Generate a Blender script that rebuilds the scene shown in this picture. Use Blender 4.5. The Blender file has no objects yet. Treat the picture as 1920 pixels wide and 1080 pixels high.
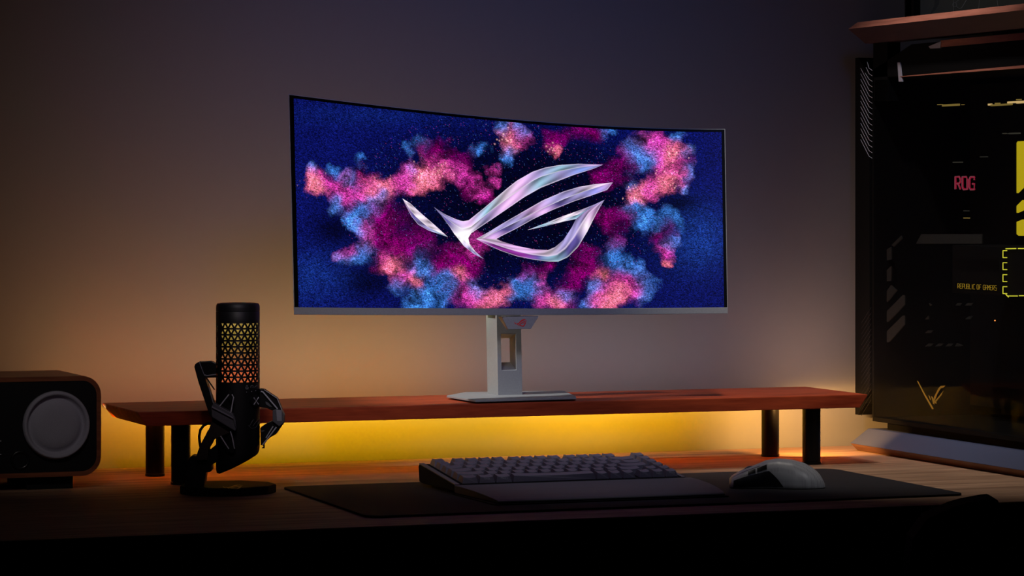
import bpy, bmesh, math, random
import numpy as np
from mathutils import Vector
random.seed(7)
rng = np.random.default_rng(11)
scene = bpy.context.scene
C = scene.collection

# ------------------------------------------------------------------ camera
F = 6000.0; CX = 960.0; HY = 370.0; CZ = 0.435
TH = math.radians(20.8)
cs, sn = math.cos(TH), math.sin(TH)
RIGHT = np.array([cs, -sn, 0.0]); FWD = np.array([sn, cs, 0.0])
cam_d = bpy.data.cameras.new('camera'); cam = bpy.data.objects.new('camera', cam_d)
C.objects.link(cam)
cam.location = (0, 0, CZ); cam.rotation_euler = (math.pi/2, 0, -TH)
cam_d.sensor_width = 36.0; cam_d.lens = F/1920*36.0
cam_d.shift_y = -(540-HY)/1920.0
cam_d.clip_end = 50
scene.camera = cam

def W(px, py, d):
    """point at depth d (metres) in front of the lens"""
    xr = (px-CX)/F*d
    return (xr*cs+d*sn, -xr*sn+d*cs, CZ-(py-HY)/F*d)
def G(px, py, z=0.0):
    return W(px, py, (CZ-z)*F/(py-HY))
def PX(px, py, X):
    k = (px-CX)/F
    return W(px, py, X/(k*cs+sn))
def PY(px, py, Y):
    k = (px-CX)/F
    return W(px, py, Y/(cs-k*sn))

# ------------------------------------------------------------------ object helpers
def wloc(o):
    v = Vector((0, 0, 0))
    while o is not None:
        v += Vector(o.location); o = o.parent
    return v
def make(name, verts, faces, mat, parent=None, smooth=False, bevel=0, seg=2, origin=None):
    me = bpy.data.meshes.new(name)
    base = wloc(parent)
    org = Vector(origin) if origin is not None else base
    vs = [(v[0]-org[0], v[1]-org[1], v[2]-org[2]) for v in verts]
    me.from_pydata(vs, [], [tuple(f) for f in faces])
    bm = bmesh.new(); bm.from_mesh(me)
    bmesh.ops.recalc_face_normals(bm, faces=bm.faces[:])
    bm.to_mesh(me); bm.free()
    if mat: me.materials.append(mat)
    if smooth:
        for p in me.polygons: p.use_smooth = True
    o = bpy.data.objects.new(name, me); C.objects.link(o)
    o.location = org-base
    if parent: o.parent = parent
    if bevel:
        m = o.modifiers.new('bevel', 'BEVEL'); m.width = bevel; m.segments = seg; m.limit_method = 'ANGLE'
        m.angle_limit = math.radians(35)
    return o
def thing(name, label, cat, loc, group=None):
    o = bpy.data.objects.new(name, None); C.objects.link(o); o.location = loc
    o.empty_display_size = .05
    o['label'] = label; o['category'] = cat
    if group: o['group'] = group
    return o
def tag(o, label, cat, group=None):
    o['label'] = label; o['category'] = cat
    if group: o['group'] = group
    return o
def struct(o): o['kind'] = 'structure'; return o

class MB:
    def __init__(s): s.v = []; s.f = []
    def add(s, v, f):
        n = len(s.v); s.v += [tuple(p) for p in v]; s.f += [tuple(i+n for i in q) for q in f]; return s
    def box(s, x0, x1, y0, y1, z0, z1):
        v = [(x, y, z) for x in (x0, x1) for y in (y0, y1) for z in (z0, z1)]
        return s.add(v, [(0,1,3,2),(4,6,7,5),(0,4,5,1),(2,3,7,6),(0,2,6,4),(1,5,7,3)])
    def prism(s, pts, off):
        """closed prism: pts are 3D, off a 3D offset"""
        n = len(pts); b = [tuple(np.array(p)+np.array(off)) for p in pts]
        f = [tuple(range(n)), tuple(range(2*n-1, n-1, -1))]
        f += [(i, (i+1) % n, n+(i+1) % n, n+i) for i in range(n)]
        return s.add(list(pts)+b, f)
    def tube(s, pts, r, n=10, cap=True):
        P = [Vector(p) for p in pts]; rings = []
        up = Vector((0.13, 0.31, 0.94)).normalized()
        for i, p in enumerate(P):
            t = (P[min(i+1, len(P)-1)]-P[max(i-1, 0)]).normalized()
            a = t.cross(up)
            if a.length < .05: a = t.cross(Vector((1, 0, 0)))
            a.normalize(); b = t.cross(a)
            rr = r[i] if hasattr(r, '__len__') else r
            rings.append([tuple(p+a*math.cos(2*math.pi*k/n)*rr+b*math.sin(2*math.pi*k/n)*rr) for k in range(n)])
        v = [q for R in rings for q in R]; f = []
        for i in range(len(P)-1):
            for k in range(n):
                f.append((i*n+k, i*n+(k+1) % n, (i+1)*n+(k+1) % n, (i+1)*n+k))
        if cap: f += [tuple(range(n)), tuple((len(P)-1)*n+k for k in range(n))]
        return s.add(v, f)
    def lathe(s, prof, centre, axis='z', n=48):
        """prof: (radius, height) along the axis"""
        c = centre; v = []; f = []
        for r, h in prof:
            for k in range(n):
                a = 2*math.pi*k/n; ca, sa = math.cos(a)*r, math.sin(a)*r
                if axis == 'z': v.append((c[0]+ca, c[1]+sa, c[2]+h))
                elif axis == 'y': v.append((c[0]+ca, c[1]+h, c[2]+sa))
                else: v.append((c[0]+h, c[1]+ca, c[2]+sa))
        m = len(prof)
        for i in range(m-1):
            for k in range(n):
                f.append((i*n+k, i*n+(k+1) % n, (i+1)*n+(k+1) % n, (i+1)*n+k))
        if prof[0][0] > 1e-6: f.append(tuple(range(n)))
        if prof[-1][0] > 1e-6: f.append(tuple((m-1)*n+k for k in range(n)))
        return s.add(v, f)
    def build(s, name, mat, parent=None, **k): return make(name, s.v, s.f, mat, parent, **k)

def pprism(name, px, d, thick, mat, parent, sc=None, off=(0, 0), **k):
    """an outline at its own distance d with real thickness; sc/off: crop coordinates"""
    if sc: px = [(off[0]+x/sc, off[1]+y/sc) for x, y in px]
    dd = d if hasattr(d, '__len__') else [d]*len(px)
    pts = [W(x, y, q) for (x, y), q in zip(px, dd)]
    return MB().prism(pts, FWD*thick).build(name, mat, parent, **k)

# ------------------------------------------------------------------ materials
def nt(name):
    m = bpy.data.materials.new(name); m.use_nodes = True
    return m, m.node_tree.nodes, m.node_tree.links, m.node_tree.nodes['Principled BSDF']
def plain(name, col, rough=.5, metal=0, spec=.5, bump=0, bscale=400, coat=0):
    m, N, L, b = nt(name)
    b.inputs['Roughness'].default_value = rough; b.inputs['Metallic'].default_value = metal
    b.inputs['Specular IOR Level'].default_value = spec
    b.inputs['Coat Weight'].default_value = coat
    tc = N.new('ShaderNodeTexCoord'); no = N.new('ShaderNodeTexNoise'); no.inputs['Scale'].default_value = bscale
    L.new(tc.outputs['Object'], no.inputs['Vector'])
    mx = N.new('ShaderNodeMix'); mx.data_type = 'RGBA'
    mx.inputs[6].default_value = (*[c*.86 for c in col], 1); mx.inputs[7].default_value = (*[min(1, c*1.14) for c in col], 1)
    L.new(no.outputs['Fac'], mx.inputs[0]); L.new(mx.outputs[2], b.inputs['Base Color'])
    if bump:
        bp = N.new('ShaderNodeBump'); bp.inputs['Strength'].default_value = bump; bp.inputs['Distance'].default_value = .0006
        L.new(no.outputs['Fac'], bp.inputs['Height']); L.new(bp.outputs[0], b.inputs['Normal'])
    return m
def wood(name, c0, c1, scale, stretch, rough=.45, bump=.15, planks=None):
    m, N, L, b = nt(name)
    tc = N.new('ShaderNodeTexCoord'); mp = N.new('ShaderNodeMapping'); mp.inputs['Scale'].default_value = stretch
    L.new(tc.outputs['Object'], mp.inputs['Vector'])
    n1 = N.new('ShaderNodeTexNoise'); n1.inputs['Scale'].default_value = scale; n1.inputs['Detail'].default_value = 6
    n1.inputs['Distortion'].default_value = .6
    L.new(mp.outputs[0], n1.inputs['Vector'])
    n2 = N.new('ShaderNodeTexNoise'); n2.inputs['Scale'].default_value = scale*5; n2.inputs['Detail'].default_value = 3
    L.new(mp.outputs[0], n2.inputs['Vector'])
    ad = N.new('ShaderNodeMath'); ad.operation = 'MULTIPLY_ADD'; ad.inputs[1].default_value = .45; 
    L.new(n2.outputs['Fac'], ad.inputs[0]); L.new(n1.outputs['Fac'], ad.inputs[2])
    cr = N.new('ShaderNodeValToRGB'); cr.color_ramp.elements[0].position = .52; cr.color_ramp.elements[1].position = .92
    cr.color_ramp.elements[0].color = (*c0, 1); cr.color_ramp.elements[1].color = (*c1, 1)
    L.new(ad.outputs[0], cr.inputs[0]); L.new(cr.outputs[0], b.inputs['Base Color'])
    b.inputs['Roughness'].default_value = rough; b.inputs['Specular IOR Level'].default_value = .25
    bp = N.new('ShaderNodeBump'); bp.inputs['Strength'].default_value = bump; bp.inputs['Distance'].default_value = .0004
    L.new(ad.outputs[0], bp.inputs['Height']); L.new(bp.outputs[0], b.inputs['Normal'])
    return m
def glow(name, col, st=1.0):
    m, N, L, b = nt(name)
    b.inputs['Base Color'].default_value = (0, 0, 0, 1)
    b.inputs['Emission Color'].default_value = (*col, 1); b.inputs['Emission Strength'].default_value = st
    b.inputs['Specular IOR Level'].default_value = .1
    return m
def vcol_glow(name, st=1.0):
    m, N, L, b = nt(name)
    a = N.new('ShaderNodeAttribute'); a.attribute_name = 'picture'
    L.new(a.outputs['Color'], b.inputs['Emission Color']); b.inputs['Emission Strength'].default_value = st
    b.inputs['Base Color'].default_value = (0.002, .002, .002, 1); b.inputs['Roughness'].default_value = .6
    b.inputs['Specular IOR Level'].default_value = .1
    return m

M = {}
M['wall'] = plain('wall paint', (.15, .15, .155), .9, spec=.1, bump=.05, bscale=60)
for nd in M['wall'].node_tree.nodes:
    if nd.type == 'MIX': nd.inputs[6].default_value = (.147, .147, .152, 1); nd.inputs[7].default_value = (.153, .153, .158, 1)
M['ceil'] = plain('ceiling paint', (.3, .3, .3), .9, spec=.1)
M['floor'] = plain('dark floor', (.02, .018, .017), .7)
M['shelf'] = wood('cherry wood', (.30, .040, .013), (.56, .088, .028), 9, (.7, 7, 7), .5, .2)
M['desk'] = wood('oak desk top', (.19, .105, .062), (.42, .26, .165), 10, (.35, 5, 5), .7, .2)
M['spkwood'] = wood('walnut veneer', (.16, .05, .022), (.30, .10, .045), 10, (.7, 7, 7), .42, .2)
M['black'] = plain('black plastic', (.006, .006, .007), .45, spec=.35)
M['micblack'] = plain('mic black', (.008, .008, .009), .5, spec=.4)
M['satin'] = plain('satin black', (.008, .008, .009), .3, spec=.5)
M['blackmetal'] = plain('black metal tube', (.012, .012, .013), .28, metal=.6)
M['gunmetal'] = plain('gunmetal', (.42, .42, .48), .45, metal=.3)  # also paints the light on the mount's lip and elbow faces
M['darkgrey'] = plain('dark grey plastic', (.13, .13, .15), .45)
M['monitor'] = plain('grey monitor plastic', (.34, .345, .34), .5, spec=.3)
M['standgrey'] = plain('grey stand metal', (.33, .34, .34), .5, metal=.0, spec=.35)
M['bezel'] = plain('black bezel', (.003, .003, .003), .35, spec=.2)
M['wire'] = plain('bright wire', (.8, .8, .9), .35, metal=.2)
M['rubber'] = plain('rubber', (.006, .006, .006), .8, spec=.2)
M['keybody'] = plain('keyboard body', (.012, .012, .015), .8, spec=.08)
M['keycap'] = plain('keycap plastic', (.16, .145, .20), .5, spec=.4, bump=.3, bscale=900)
M['rest'] = plain('soft wrist rest', (.10, .10, .12), .62, spec=.3, bump=.2, bscale=1500)
M['legend'] = plain('legend print', (.5, .5, .55), .6)
M['mat'] = plain('cloth desk mat', (.02, .02, .025), .9, spec=.15, bump=.5, bscale=1800)
M['mouse'] = plain('matt mouse shell', (.085, .088, .098), .42, spec=.5)
M['blue'] = plain('blue grey fabric metal', (.052, .064, .122), .55, spec=.3, bump=.2, bscale=900)
M['brown'] = wood('brown wood trim', (.14, .07, .045), (.26, .13, .08), 12, (5, .6, 5), .5, .15)
M['handle'] = wood('red wood handle', (.27, .095, .06), (.42, .16, .105), 12, (5, .6, 5), .5, .1)
M['highlight_grey'] = plain('highlight_grey', (.35, .36, .4), .35, metal=.8)
M['gold'] = plain('gold print', (.42, .24, .03), .5, spec=.2)
M['vent'] = plain('grey vent paint', (.025, .025, .024), .8, spec=.05)
M['pcblack'] = plain('matt black metal', (.003, .003, .003), .8, spec=.08)
M['cloth'] = plain('speaker cloth', (.34, .34, .40), .8, spec=.2, bump=.8, bscale=1100)
M['red'] = glow('red emblem', (.75, .006, .006), 1.0)
M['redlogo'] = plain('red paint', (.85, .008, .008), .5)
M['yellow'] = glow('yellow led', (.55, .42, .01), 1.0)
M['ylw2'] = glow('yellow green led', (.75, .72, .05), 1.0)
M['golden'] = glow('golden led', (.75, .50, .2), 1.0)
M['dimgold'] = glow('dim golden led', (.22, .15, .035), 1.0)
M['dim'] = glow('faint indicator', (.035, .033, .025), 1.0)
M['rogred'] = glow('red letters', (.28, .008, .03), 1.0)
M['rogedge'] = glow('pale letter edge', (.14, .09, .1), 1.0)
M['goldtext'] = glow('gold letters', (.42, .26, .02), 1.0)
M['orange'] = glow('orange led', (1.0, .25, .05), 2.5)
M['chair'] = plain('chair leather', (.003, .004, .004), .9, spec=.02)
M['piping'] = plain('red piping', (.05, .002, .004), .9, spec=.02)
M['print'] = plain('dark print', (.30, .30, .26), .8, bscale=12)
M['print2'] = plain('darker print figure', (.20, .21, .20), .8)
M['printline'] = plain('pale print line', (.9, .9, .88), .8)

# tinted glass: part mirror, part clear
m, N, L, b = nt('tinted glass'); M['glass'] = m
N.remove(b)
gl = N.new('ShaderNodeBsdfGlossy'); gl.inputs['Roughness'].default_value = .02; gl.inputs['Color'].default_value = (1, 1, 1, 1)
tr = N.new('ShaderNodeBsdfTransparent'); tr.inputs['Color'].default_value = (.85, .85, .85, 1)
fr = N.new('ShaderNodeFresnel'); fr.inputs['IOR'].default_value = 1.09
mx = N.new('ShaderNodeMixShader'); ge = N.new('ShaderNodeNewGeometry'); m1 = N.new('ShaderNodeMath'); m1.operation = 'SUBTRACT'; m1.inputs[0].default_value = 1
m2 = N.new('ShaderNodeMath'); m2.operation = 'MULTIPLY'
L.new(ge.outputs['Backfacing'], m1.inputs[1]); L.new(m1.outputs[0], m2.inputs[0]); L.new(fr.outputs[0], m2.inputs[1])
L.new(m2.outputs[0], mx.inputs[0]); L.new(tr.outputs[0], mx.inputs[1]); L.new(gl.outputs[0], mx.inputs[2])
L.new(mx.outputs[0], N['Material Output'].inputs['Surface'])

# ------------------------------------------------------------------ room
YW = 5.04
struct(MB().box(-1.6, 4.4, YW, YW+.1, -.74, 2.4).build('wall_back', M['wall']))
M['sidewall'] = plain('charcoal paint', (.03, .03, .033), .9, spec=.1)
struct(MB().box(-1.7, -1.6, -.8, YW+.1, -.74, 2.4).build('wall_left', M['sidewall']))
struct(MB().box(4.4, 4.5, -.8, YW+.1, -.74, 2.4).build('wall_right', M['sidewall']))
struct(MB().box(-1.7, 4.5, -.8, YW+.1, -.80, -.74).build('floor', M['floor']))
struct(MB().box(-1.7, 4.5, -.8, YW+.1, 2.4, 2.46).build('ceiling', M['ceil']))

# ------------------------------------------------------------------ desk
desk = thing('desk', 'long light brown wooden desk carrying the shelf, keyboard and computer', 'desk', (1.7, 4.5, -.74))
MB().box(.1, 3.3, 4.018, 5.03, -.028, 0).build('desktop', M['desk'], desk, bevel=.0008)
MB().box(.1, 3.3, 4.012, 4.018, -.030, -.0012).build('front_edge_shade', plain('black front shade', (.002, .002, .002), .9, spec=.02), desk)  # black strip painted over the front face to keep it dark as shade
for x in (.2, 3.15):
    for y in (4.10, 4.90):
        MB().box(x-.03, x+.03, y-.03, y+.03, -.74, -.028).build('leg', M['black'], desk)
MB().box(.2, 3.15, 4.86, 4.90, -.12, -.028).build('crossbar', M['black'], desk)

# ------------------------------------------------------------------ monitor shelf
SX0, SX1, SY0, SY1, SZ0, SZ1 = 1.173, 2.386, 4.655, 4.883, .0935, .115
shelf = thing('desk_shelf', 'long reddish brown wooden riser shelf on black round legs under the monitor', 'shelf', (1.78, 4.77, 0))
i_ = .013
top = [(SX0, SY0), (SX1, SY0), (SX1, SY1), (SX0, SY1)]
v = [(x, y, SZ1) for x, y in top]+[(x, y, SZ1-.003) for x, y in top]
bot = [(SX0+i_, SY0+.001), (SX1-i_, SY0+.001), (SX1-i_, SY1-i_), (SX0+i_, SY1-i_)]
v += [(x, y, SZ0) for x, y in bot]
f = [(0,1,2,3), (8,9,10,11)]
for a in (0, 4):
    for k in range(4): f.append((a+k, a+(k+1) % 4, a+4+(k+1) % 4, a+4+k))
make('shelf_board', v, f, M['shelf'], shelf, bevel=.0012)
for x in (1.253, 2.313):
    for y in (4.712, 4.868):
        MB().lathe([(.0155, 0), (.0155, .004), (.0148, .0045), (.0148, SZ0)], (x, y, 0), n=40).build('leg', M['blackmetal'], shelf, smooth=True).modifiers.new('e', 'EDGE_SPLIT')
MB().box(SX0+.03, SX1-.03, SY0+.02, 4.832, SZ0-.0006, SZ0+.0004).build('underside_panel', M['black'], shelf)  # unseen black sheet added to cut red bounce onto the desk
# LED strip under the shelf and one along its back edge
t = MB().box(1.20, 2.05, 4.836, 4.843, SZ0-.002, SZ0).build('led_strip', glow('yellow strip light', (1, .55, .02), 3), shelf)
t['label'] = 'yellow light strip under the shelf'

# ------------------------------------------------------------------ monitor
MD0, MXR0, MPSI, MBOW = 5.03, -.0067, math.radians(26), .075
def mdepth(px, py):
    k = (px-CX)/F; s = np.zeros_like(k)
    H = .375
    for _ in range(7):
        s = (k*(MD0-MBOW*s*s)-MXR0)/(H*math.cos(MPSI)-k*H*math.sin(MPSI))
    return MD0+s*H*math.sin(MPSI)-MBOW*s*s+(400-py)/200*.010
def MS(px, py, off=0.0):
    px = np.asarray(px, float); py = np.asarray(py, float)
    d = mdepth(px, py)-off; xr = (px-CX)/F*d
    return np.stack([xr*cs+d*sn, -xr*sn+d*cs, CZ-(py-HY)/F*d], -1)
tx = [541, 642, 744, 845, 947, 1051, 1200, 1359.6]; ty = [176.5, 188.5, 200.5, 212.3, 222.3, 230.7, 238.3, 241.9]
def S(u, v):
    u, v = np.broadcast_arrays(np.asarray(u, float), np.asarray(v, float))
    X0 = 541+818.6*u; Y0 = np.interp(X0, np.array(tx), np.array(ty))
    cf = np.polyfit(tx, ty, 3); Y0 = np.polyval(cf, X0)
    X1 = 551+813.8*u; Y1 = 590+6.5*u*(1-u)*1.2-2*u
    return X0+(X1-X0)*v, Y0+(Y1-Y0)*v
mon = thing('monitor', 'ultrawide curved monitor showing a glowing emblem in pink and blue clouds, on a grey stand', 'monitor',
            (1.79, 4.76, SZ1))
def grid(u0, u1, v0, v1, nu, nv, off):
    U, V = np.meshgrid(np.linspace(u0, u1, nu), np.linspace(v0, v1, nv))
    px, py = S(U, V); P = MS(px, py, off).reshape(-1, 3)
    idx = np.arange(nu*nv).reshape(nv, nu)
    q = np.stack([idx[:-1, :-1], idx[:-1, 1:], idx[1:, 1:], idx[1:, :-1]], -1).reshape(-1, 4)
    return P, q, px, py
def slab(name, u0, u1, v0, v1, off, thick, mat, parent, nu=49, nv=5, **k):
    P, q, _, _ = grid(u0, u1, v0, v1, nu, nv, off)
    n = len(P); B = P+FWD*thick
    f = [tuple(r) for r in q]+[tuple(r[::-1]+n) for r in q]
    idx = np.arange(n).reshape(nv, nu)
    ring = list(idx[0, :])+list(idx[1:, -1])+list(idx[-1, -2::-1])+list(idx[-2:0:-1, 0])
    f += [(ring[i], ring[(i+1) % len(ring)], ring[(i+1) % len(ring)]+n, ring[i]+n) for i in range(len(ring))]
    return make(name, np.vstack([P, B]), [tuple(int(a) for a in r) for r in f], mat, parent, **k)
slab('rear_shell', 0, 1, 0, .985, 0, .020, M['monitor'], mon)
slab('front_bezel', .0018, .9985, .0035, .975, .0012, .0012, M['bezel'], mon)
slab('lower_bezel', 0, 1, .9665, 1, .0045, .022, M['monitor'], mon, bevel=.0006)

# --- picture on the screen: particle clouds computed here
NU, NV = 820, 396
P, q, px, py = grid(.0115, .9915, .0165, .9655, NU, NV, .0016)
def vnoise(x, y, s, seed):
    r = np.random.default_rng(seed); T = r.random((64, 64))
    xs = x/s+500; ys = y/s+500; xi = np.floor(xs).astype(int); yi = np.floor(ys).astype(int)
    fx = xs-xi; fy = ys-yi; fx = fx*fx*(3-2*fx); fy = fy*fy*(3-2*fy)
    a = T[yi % 64, xi % 64]; b = T[yi % 64, (xi+1) % 64]; c = T[(yi+1) % 64, xi % 64]; d = T[(yi+1) % 64, (xi+1) % 64]
    return (a*(1-fx)+b*fx)*(1-fy)+(c*(1-fx)+d*fx)*fy
def fbm(x, y, s, seed, o=4):
    t = 0; a = 1; n = 0
    for i in range(o): t = t+a*vnoise(x, y, s/2**i, seed+i); n += a; a *= .55
    return t/n
wx = px+(fbm(px, py, 45, 1)-.5)*46+(fbm(px, py, 14, 5)-.5)*14
wy = py+(fbm(px, py, 45, 9)-.5)*46+(fbm(px, py, 14, 13)-.5)*14
blobs = {
 'H': [(589,347,14),(596,356,11),(711,356,17),(800,329,19),(784,335,16),(951,260,14),(1036,280,8),(1258,285,15),(1255,339,19),
       (1199,359,15),(1190,372,11),(731,499,17),(780,531,13),(862,518,11),(927,562,20),(1136,515,12),(1147,571,16),(1040,568,14),(1162,559,13),(1244,500,6),(825,322,12)],
 'P': [(615,350,16),(635,358,16),(662,368,18),(690,362,14),(745,345,18),(770,340,16),(760,318,12),(825,312,18),(848,318,12),(866,325,12),(894,339,13),(907,362,14),(925,315,8),(936,338,9),
       (683,441,15),(645,468,12),(760,515,16),(745,528,14),(874,560,20),(905,565,18),(977,256,14),(1221,256,18),(1235,270,16),(1273,307,16),(1240,300,18),(1225,345,18),(1280,335,12),
       (1244,474,14),(1177,533,20),(1190,550,16),(1025,560,16),(1130,560,18),(886,461,16),(1212,362,12),(1015,511,6),(1015,527,7),(715,480,12),(655,330,9),(1060,572,16)],
 'M': [(833,276,22),(810,282,16),(866,300,18),(885,350,16),(915,375,12),(740,412,22),(715,420,16),(700,395,10),(723,453,20),(784,457,24),(755,470,16),(833,495,20),(866,486,20),(850,470,18),(905,455,10),
       (1033,263,16),(1088,248,14),(1060,252,14),(1115,250,14),(1140,326,20),(1162,311,16),(1120,335,14),(1147,407,18),(1125,402,14),(1170,415,12),(1244,437,14),(1229,446,14),(1099,467,20),(1081,511,20),(1110,500,16),
       (996,507,16),(1060,535,16),(1020,490,12),(700,500,14),(880,510,18),(600,330,10),(1180,290,12),(1150,450,12),(690,330,14),(860,540,16),(975,520,8)],
 'B': [(590,322,9),(634,315,11),(658,335,12),(678,300,9),(768,284,9),(790,268,9),(764,320,9),(939,241,10),(903,278,9),(947,290,11),(975,240,10),(634,388,12),(687,396,16),(674,412,15),(705,375,10),(658,482,11),(678,461,14),(640,472,7),(665,425,10),
       (784,498,16),(800,512,15),(744,545,14),(825,559,18),(793,565,16),(894,539,14),(964,541,14),(951,274,9),(1147,248,11),(1207,276,16),(1199,300,15),(1270,252,11),(1288,285,8),(1293,322,9),(1289,350,9),(1181,344,9),(1195,392,15),
       (1251,405,14),(1270,420,12),(1199,422,13),(1215,410,12),(1255,459,10),(1151,474,16),(1177,492,16),(1210,533,14),(1211,558,13),(996,530,15),(975,550,14),(1059,552,13),(1103,572,12),(1118,541,12),(1195,508,12),(840,535,14),(775,575,14),(1230,420,10)],
}
cc = {'H': (1.0, .20, .33), 'P': (.62, .075, .37), 'M': (.22, .008, .14), 'B': (.085, .25, .78)}
wt = {'H': 2.0, 'P': 1.15, 'M': .8, 'B': 1.3}
num = np.zeros(px.shape+(3,)); den = np.zeros(px.shape)+1e-6
dens = np.zeros(px.shape); hot = np.zeros(px.shape)
for kk, lst in blobs.items():
    for bx_, by_, r_ in lst:
        rr = r_*1.12
        g_ = np.exp(-((wx-bx_)**2+(wy-by_)**2)/(rr*rr*1.0))
        w_ = g_*wt[kk]; num += w_[..., None]*np.array(cc[kk]); den += w_; dens += g_*(1 if kk != 'M' else .8)
        if kk == 'H': hot += g_
col = num/den[..., None]
n1 = fbm(px, py, 26, 31); n2 = fbm(px, py, 9, 41)
n3 = fbm(wx, wy, 30, 91, 5)
ridge = 1-np.abs(2*fbm(wx, wy, 24, 77, 4)-1)*2.2; ridge = np.clip(ridge, 0, 1)**2
mask = np.clip((dens*(.30+1.5*n1*n1+.5*n2)-.16)/.9, 0, 1)**.9
fil = np.clip(2.1*(fbm(wx, wy, 16, 55, 5)**1.3)*(.45+.9*n3)-.16+.85*ridge*n3, .05, 1.6)
# base field: deep blue, near black in the middle, with dark rim outside the clouds
cen = np.exp(-(((px-985)/215)**2+((py-385)/125)**2)**1.6)
rim = np.exp(-(((px-960)/330)**2+((py-400)/175)**2)**3)
base = np.array([.008, .011, .125])*(1.35-.5*fbm(px, py, 70, 61))[..., None]
haze = np.exp(-((px-1305)/60)**2-((py-445)/55)**2)*.8+np.exp(-((px-585)/70)**2-((py-520)/45)**2)*.45+np.exp(-((px-700)/160)**2-((py-215)/22)**2)*.15
base = base+haze[..., None]*np.array([.02, .06, .25])*(.4+1.2*n2)[..., None]
base = base*(1-.55*rim-.35*cen)[..., None]*np.where(cen > .3, np.clip(.35+fbm(px, py, 22, 71), .2, 1), 1)[..., None]
shadow = np.exp(-((px-625)/40)**2-((py-430)/28)**2)+np.exp(-((px-690)/45)**2-((py-530)/30)**2)+np.exp(-((px-1275)/35)**2-((py-382)/16)**2)
base = base*(1-.75*np.clip(shadow, 0, 1))[..., None]
g1 = rng.random(px.shape)
gs = (g1+np.roll(g1, 1, 1)*.6)/1.6
grain = .12+2.1*gs**2.2
cg = .12+2.1*gs**1.9
body = col*(fil*cg)[..., None]*1.15
body = body+(hot[..., None]*np.array([.35, .15, .12]))*(.2+.9*gs)[..., None]*.5
pic = base*grain[..., None]*(1-mask)[..., None]+body*mask[..., None]
# loose specks
sp = rng.random(px.shape)
spk = (sp > .988) & (np.exp(-(((px-940)/300)**2+((py-390)/180)**2)**2) > .35)
cl = np.where((rng.random(px.shape) > .5)[..., None], np.array([.15, .3, .8]), np.array([.6, .1, .4]))
pic = np.where(spk[..., None], pic+cl*(.25+.5*rng.random(px.shape))[..., None], pic)
# bright points in hot areas
for kk in ('H',):
    for bx_, by_, r_ in blobs[kk]:
        for _ in range(int(r_*1.1)):
            sx = bx_+rng.normal()*r_*.9; sy = by_+rng.normal()*r_*.7
            j = int((sx-px[0, 0])/(px[0, -1]-px[0, 0])*NU); jj = np.argmin(abs(py[:, min(max(j, 0), NU-1)]-sy))
            a0, a1, b0, b1 = max(jj-2, 0), min(jj+3, NV), max(j-2, 0), min(j+3, NU)
            if b0 >= b1 or a0 >= a1: continue
            g_ = np.exp(-((px[a0:a1, b0:b1]-sx)**2+(py[a0:a1, b0:b1]-sy)**2)/1.6)
            pic[a0:a1, b0:b1] += g_[..., None]*np.array([1.0, .55, .5])*.75
lum = pic.mean(-1, keepdims=True); pic = np.clip(lum+(pic-lum)*1.12, 0, 1.1)
def fastmesh(name, P, q, colors, mat, parent):
    base = np.array(wloc(parent)); me = bpy.data.meshes.new(name)
    P = P-base
    me.vertices.add(len(P)); me.vertices.foreach_set('co', P.astype(np.float32).ravel())
    me.loops.add(q.size); me.loops.foreach_set('vertex_index', q.astype(np.int32).ravel())
    me.polygons.add(len(q)); me.polygons.foreach_set('loop_start', np.arange(0, q.size, 4, dtype=np.int32))
    me.update(calc_edges=True)
    at = me.color_attributes.new('picture', 'FLOAT_COLOR', 'POINT')
    at.data.foreach_set('color', np.concatenate([colors, np.ones((len(colors), 1))], 1).astype(np.float32).ravel())
    me.materials.append(mat); o = bpy.data.objects.new(name, me); C.objects.link(o); o.parent = parent
    return o
scr = fastmesh('screen', P, q, pic.reshape(-1, 3), vcol_glow('screen picture', 1.0), mon)
scr['label'] = 'lit screen with pink and blue particle clouds'

# --- the eye emblem (curves in photo pixels), two facets per blade
def resamp(c, n):
    c = np.array(c, float); d = np.r_[0, np.cumsum(np.hypot(*np.diff(c, axis=0).T))]
    # smooth a little
    t = np.linspace(0, d[-1], n)
    return np.stack([np.interp(t, d, c[:, 0]), np.interp(t, d, c[:, 1])], 1)
A_top = [(754.8,372.2),(769.6,381.5),(786.3,397),(814,421),(840,444.4)]
A_mid = [(754.8,372.2),(765,388),(779,406),(801,425),(840,444.4)]
A_bot = [(754.8,372.2),(762.2,388),(771.5,405.6),(784,421),(803,432),(821.5,438.2),(840,444.4)]
B_top = [(813.1,388),(832.6,401),(854.8,411),(867,414.8),(878.9,413),(906.7,390.7),(932.6,368.5),(951,353),(969.2,338.6),(998.3,322.1),(1021.7,314.3),(1048.9,309.4),(1085.9,307.1),(1130.6,308.9)]
B_mid = [(813.1,388),(832,406),(850,420),(866,430),(882.6,426),(905,408),(930,388),(959.4,366.8),(998.3,339.6),(1013.9,331.8),(1048.9,321.1),(1085.9,314.3),(1130.6,308.9)]
B_bot = [(813.1,388),(828.9,405.6),(843.7,425.9),(853,440.7),(868,441),(882.6,438),(897.4,427.8),(925.2,409.3),(959.4,386),(982.8,369.7),(1013.9,352.2),(1041.1,341.5),(1076.1,327.9),(1111.1,317),(1130.6,308.9)]
T_l = [(850,436),(869.6,461.1),(888.1,475.9),(907.6,486.1)]
T_m = [(866,438),(873,453),(886,468),(907.6,486.1)]
T_r = [(884,436.5),(878,446.3),(880.7,457.4),(891.9,472.2),(907.6,486.1)]
C_top = [(892.8,448.1),(915.9,435.2),(940,420.5),(978.9,397.9),(1017.8,375.6),(1056.7,359),(1085.9,350.3),(1115,345.4),(1149.1,342.1)]
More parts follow.
